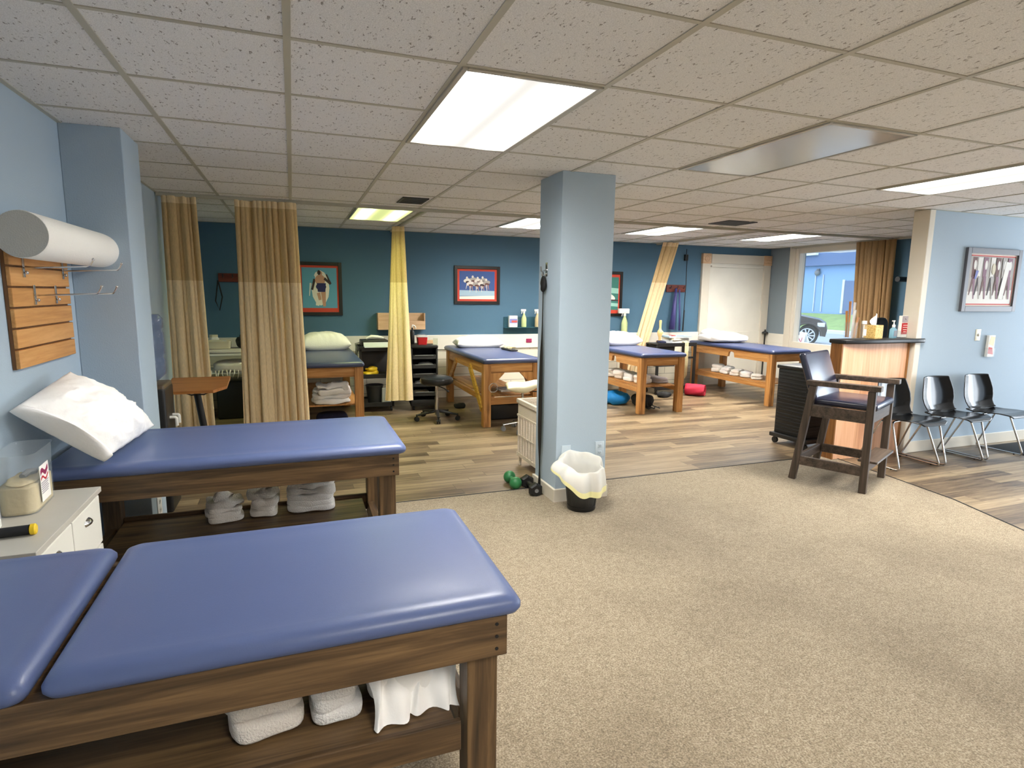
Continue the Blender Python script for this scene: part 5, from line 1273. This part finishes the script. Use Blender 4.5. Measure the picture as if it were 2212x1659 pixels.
# ------------------------------------------------------------------ waiting area
def shell_chair(label, x, y, rz):
    t = thing('shell_chair', label, 'chair', (x, y, .0), rz, 'black shell chairs along the partition')
    # profile of the one piece shell, from the front lip of the seat to the top of the back (y, z)
    P = [(-.315, .425), (-.30, .447), (-.23, .455), (-.12, .446), (-.02, .434), (.06, .434), (.105, .46), (.13, .51), (.14, .57), (.15, .64), (.165, .71), (.185, .79)]
    W_ = [.13, .180, .222, .240, .238, .215, .205, .215, .235, .232, .212, .185]
    def f(u, v_):
        k = v_*(len(P)-1); i = min(int(k), len(P)-2); q = k-i
        q2 = q*q*(3-2*q)*0+q
        yy = P[i][0]*(1-q2)+P[i+1][0]*q2; zz = P[i][1]*(1-q2)+P[i+1][1]*q2; w_ = W_[i]*(1-q2)+W_[i+1]*q2
        U = u*2-1
        cup = U*U
        if v_ < .5: return Vector((U*w_, yy, zz+.022*cup*(v_*2)))
        return Vector((U*w_*(1-.04*cup), yy-.055*cup, zz+.022*cup*(1-v_)*2))
    m_ = MB(); m_.grid(f, 17, 45); sh = m_.build('shell', 'black_gloss', t, ang=180, solid=.012, sub=1)
    for s in (-1, 1):
        m_ = MB(); X = s*.262
        m_.tube(rounded([(s*.12, -.07, .430), (s*.215, -.075, .425), (X, -.225, .012), (X, .215, .012), (s*.215, .035, .418), (s*.12, .03, .424)], .035), .0085, 10)
        m_.build('leg_loop', 'chrome', t)
        for yy in (-.15, .15): MB().cyl((X-.011, yy, .006), (X+.011, yy, .006), .006, n=8).build('glide', 'black_rubber', t)
    m_ = MB(); m_.tube([(-.14, -.07, .43), (.14, -.07, .43)], .008, 8); m_.tube([(-.14, .03, .424), (.14, .03, .424)], .008, 8); m_.build('cross_bar', 'chrome', t)
    return t
shell_chair('black shell chair in front of the counter, partly behind the high chair', 5.30, 3.79, .0)
shell_chair('black shell chair in the middle of the row, below the light switch', 5.905, 3.785, .0)
shell_chair('rightmost black shell chair, next to the dark door mat', 6.50, 3.785, .0)
o = B(-.60, .60, -.38, .38, 0, .010, .004).build('door_mat', 'black_matte'); o.location = (7.42, 3.56, .0005); tag(o, 'dark mat on the plank floor at the right edge', 'mat')
plate('ivory light switch on the right wall below the runners picture', 6.615, 4.03, 1.18, 0, 'ivory_plastic', 'switch')
t = thing('brochure_holder', 'small clear holder with colourful leaflets on the right wall', 'leaflet holder', (6.80, 4.03, 1.065))
m_ = MB(); m_.box(-.058, .058, -.004, 0, -.115, .115, .001); m_.box(-.058, .058, -.040, -.037, -.115, -.03, .001); m_.box(-.058, -.055, -.04, 0, -.115, -.02); m_.box(.055, .058, -.04, 0, -.115, -.02); m_.box(-.058, .058, -.04, 0, -.118, -.115); m_.build('holder', 'clear_acrylic', t, smooth=False)
lf = B(-.050, .050, -.032, -.006, -.112, .110, .002).build('leaflet', 'paper', t, smooth=False)
m_ = MB(); m_.prism([(-.04, .02), (.03, .0), (.045, .09), (-.02, .1)], .0005, Matrix(((1, 0, 0, 0), (0, 0, -1, -.0326), (0, 1, 0, 0), (0, 0, 0, 1)))); m_.build('print', 'bone', lf, smooth=False)
m_ = MB(); m_.prism([(-.045, -.08), (.04, -.09), (.02, -.02), (-.04, -.01)], .0005, Matrix(((1, 0, 0, 0), (0, 0, -1, -.0326), (0, 1, 0, 0), (0, 0, 0, 1)))); m_.build('print', 'mat_rose', lf, smooth=False)

# ------------------------------------------------------------------ the street outside the window
g = B(XE+.14, 60, -40, 70, -.32, -.12).build('street_ground', 'asphalt', smooth=False); struct(g)
g = MB(); g.prism([(24.0, -.02), (26.4, .70), (26.4, -.2), (24.0, -.2)], 70, Matrix(((1, 0, 0, 0), (0, 0, 1, -10), (0, 1, 0, 0), (0, 0, 0, 1)))); o = g.build('lawn', 'grass', smooth=False); o['kind'] = 'stuff'; tag(o, 'green grass bank before the building across the street', 'grass')
struct(B(23.5, 23.995, -10, 60, -.14, .03, .02).build('kerb_strip', 'kerb', smooth=False))
t = thing('building', 'pale blue building across the street behind the grass', 'building', (26.5, 26, 0))
B(0, 6, -12, 16, .4, 3.25).build('wall', 'render_blue', t, smooth=False); B(-.35, 6.4, -12.4, 16.4, 3.2, 3.86, .03).build('fascia', 'fascia', t, smooth=False)
m_ = MB(); m_.prism([(-.3, 3.86), (6.3, 3.86), (6.3, 6.8), (5.5, 6.8)], 28.6, Matrix(((1, 0, 0, 0), (0, 0, 1, -12.3), (0, 1, 0, 0), (0, 0, 0, 1)))); m_.build('roof', 'roof_sheet', t, smooth=False)
B(-.06, .02, -4.4, -3.35, .75, 2.40, .02).build('door', 'fascia', t, smooth=False); B(-.08, 0, -3.35, -3.22, .75, 2.46, .01).build('door_frame', 'kerb', t, smooth=False)
m_ = MB(); m_.sphere((-.12, -1.65, 2.85), .16, (.7, 1, 1)); m_.box(-.1, 0, -1.72, -1.58, 2.92, 3.06); m_.build('wall_lamp', 'grey_plastic', t)
for y in (-1.5, -2.0): MB().cyl((-.04, y, .8), (-.04, y, 2.75), .03, n=8).build('conduit', 'paper_grey', t)
B(-.55, -.35, -1.85, -.6, 3.75, 4.15, .02).build('sign_box', 'kerb', t, smooth=False)
m_ = MB(); m_.tube([(.2, -2.6, 3.9), (1.4, -3.2, 4.6)], .08, 8); m_.build('pipe', 'kerb', t)
t = thing('parked_car', 'dark brown car parked in the street beyond the window', 'car', (16.43, 17.45, -.12), .72)
# side outline along y (nose towards -y) and z, extruded across x
S = [(-2.12, .32), (-2.16, .55), (-2.10, .76), (-1.9, .90), (-1.25, 1.03), (-.55, 1.55), (.2, 1.68), (1.5, 1.66), (2.15, 1.15), (2.3, .95), (2.32, .40), (2.2, .30), (1.85, .30)]
S += [(1.45+.40*math.cos(math.radians(a)), .34+.40*math.sin(math.radians(a))) for a in range(0, 181, 20)]
S += [(-1.55+.40*math.cos(math.radians(a)), .34+.40*math.sin(math.radians(a))) for a in range(0, 181, 20)]
m_ = MB(); m_.prism(S, 1.7, Matrix(((0, 0, 1, -.85), (1, 0, 0, 0), (0, 1, 0, 0), (0, 0, 0, 1)))); m_.build('body', 'car_paint', t, ang=25)
m_ = MB()
for X in (-.853, .847): m_.prism([(-1.15, 1.06), (-.52, 1.48), (.2, 1.60), (1.4, 1.58), (1.9, 1.15)], .006, Matrix(((0, 0, 1, X), (1, 0, 0, 0), (0, 1, 0, 0), (0, 0, 0, 1))))
m_.build('side_window', 'car_glass', t, smooth=False)
B(-.862, -.845, -2.08, -1.85, .66, .80, .004).build('headlamp', 'kerb', t)
m_ = MB(); m_.tube([(-.86, -1.55+.44*math.cos(math.radians(a)), .34+.44*math.sin(math.radians(a))) for a in range(0, 181, 15)], .035, 8); m_.tube([(-.86, 1.45+.44*math.cos(math.radians(a)), .34+.44*math.sin(math.radians(a))) for a in range(0, 181, 15)], .035, 8); m_.build('arch_trim', 'car_paint', t)
for (X, Y) in ((-.74, -1.55), (-.74, 1.45), (.74, -1.55), (.74, 1.45)):
    w_ = MB(); M = Matrix.Translation((X, Y, .34)) @ Matrix.Rotation(-PI/2, 4, 'Y')
    w_.lathe([(.24, .10), (.32, .11), (.345, .07), (.345, -.07), (.32, -.11), (.24, -.10)], 30, M=M); wh = w_.build('wheel', 'tyre', t)
    m_ = MB(); sgn = -1 if X < 0 else 1
    m_.lathe([(.25, .095), (.235, .105), (.22, .06), (.06, .05), (.05, .085), (0, .09)], 30, M=Matrix.Translation((X, Y, .34)) @ Matrix.Rotation(sgn*PI/2, 4, 'Y')); 
    m_.build('rim', 'tyre', wh)
    m_ = MB()
    for k in range(10):
        a = 2*PI*k/10; m_.tube([(X+sgn*.085, Y+.04*math.cos(a), .34+.04*math.sin(a)), (X+sgn*.10, Y+.235*math.cos(a), .34+.235*math.sin(a))], [.022, .030], 6)
    m_.tube([(X+sgn*.10, Y+.24*math.cos(2*PI*k/30), .34+.24*math.sin(2*PI*k/30)) for k in range(30)], .018, 6, closed=True); m_.build('spokes', 'alloy', wh)
t = thing('street_sign', 'white folding street sign reading OPEN standing before the car', 'sign', (14.6, 14.05, -.12), -PI/2)
for s in (-1, 1):
    m_ = MB(); m_.box(-.38, .38, -.012, .012, 0, .62, .01, M=Matrix.Translation((0, s*.16, 0)) @ Matrix.Rotation(s*.24, 4, 'X')); pn = m_.build('panel', 'white_plastic', t)
text_part('OPEN', .26, 'red_fabric', t, 'lettering', (0, -.108, .36), (PI/2-.24, 0, 0), .001)
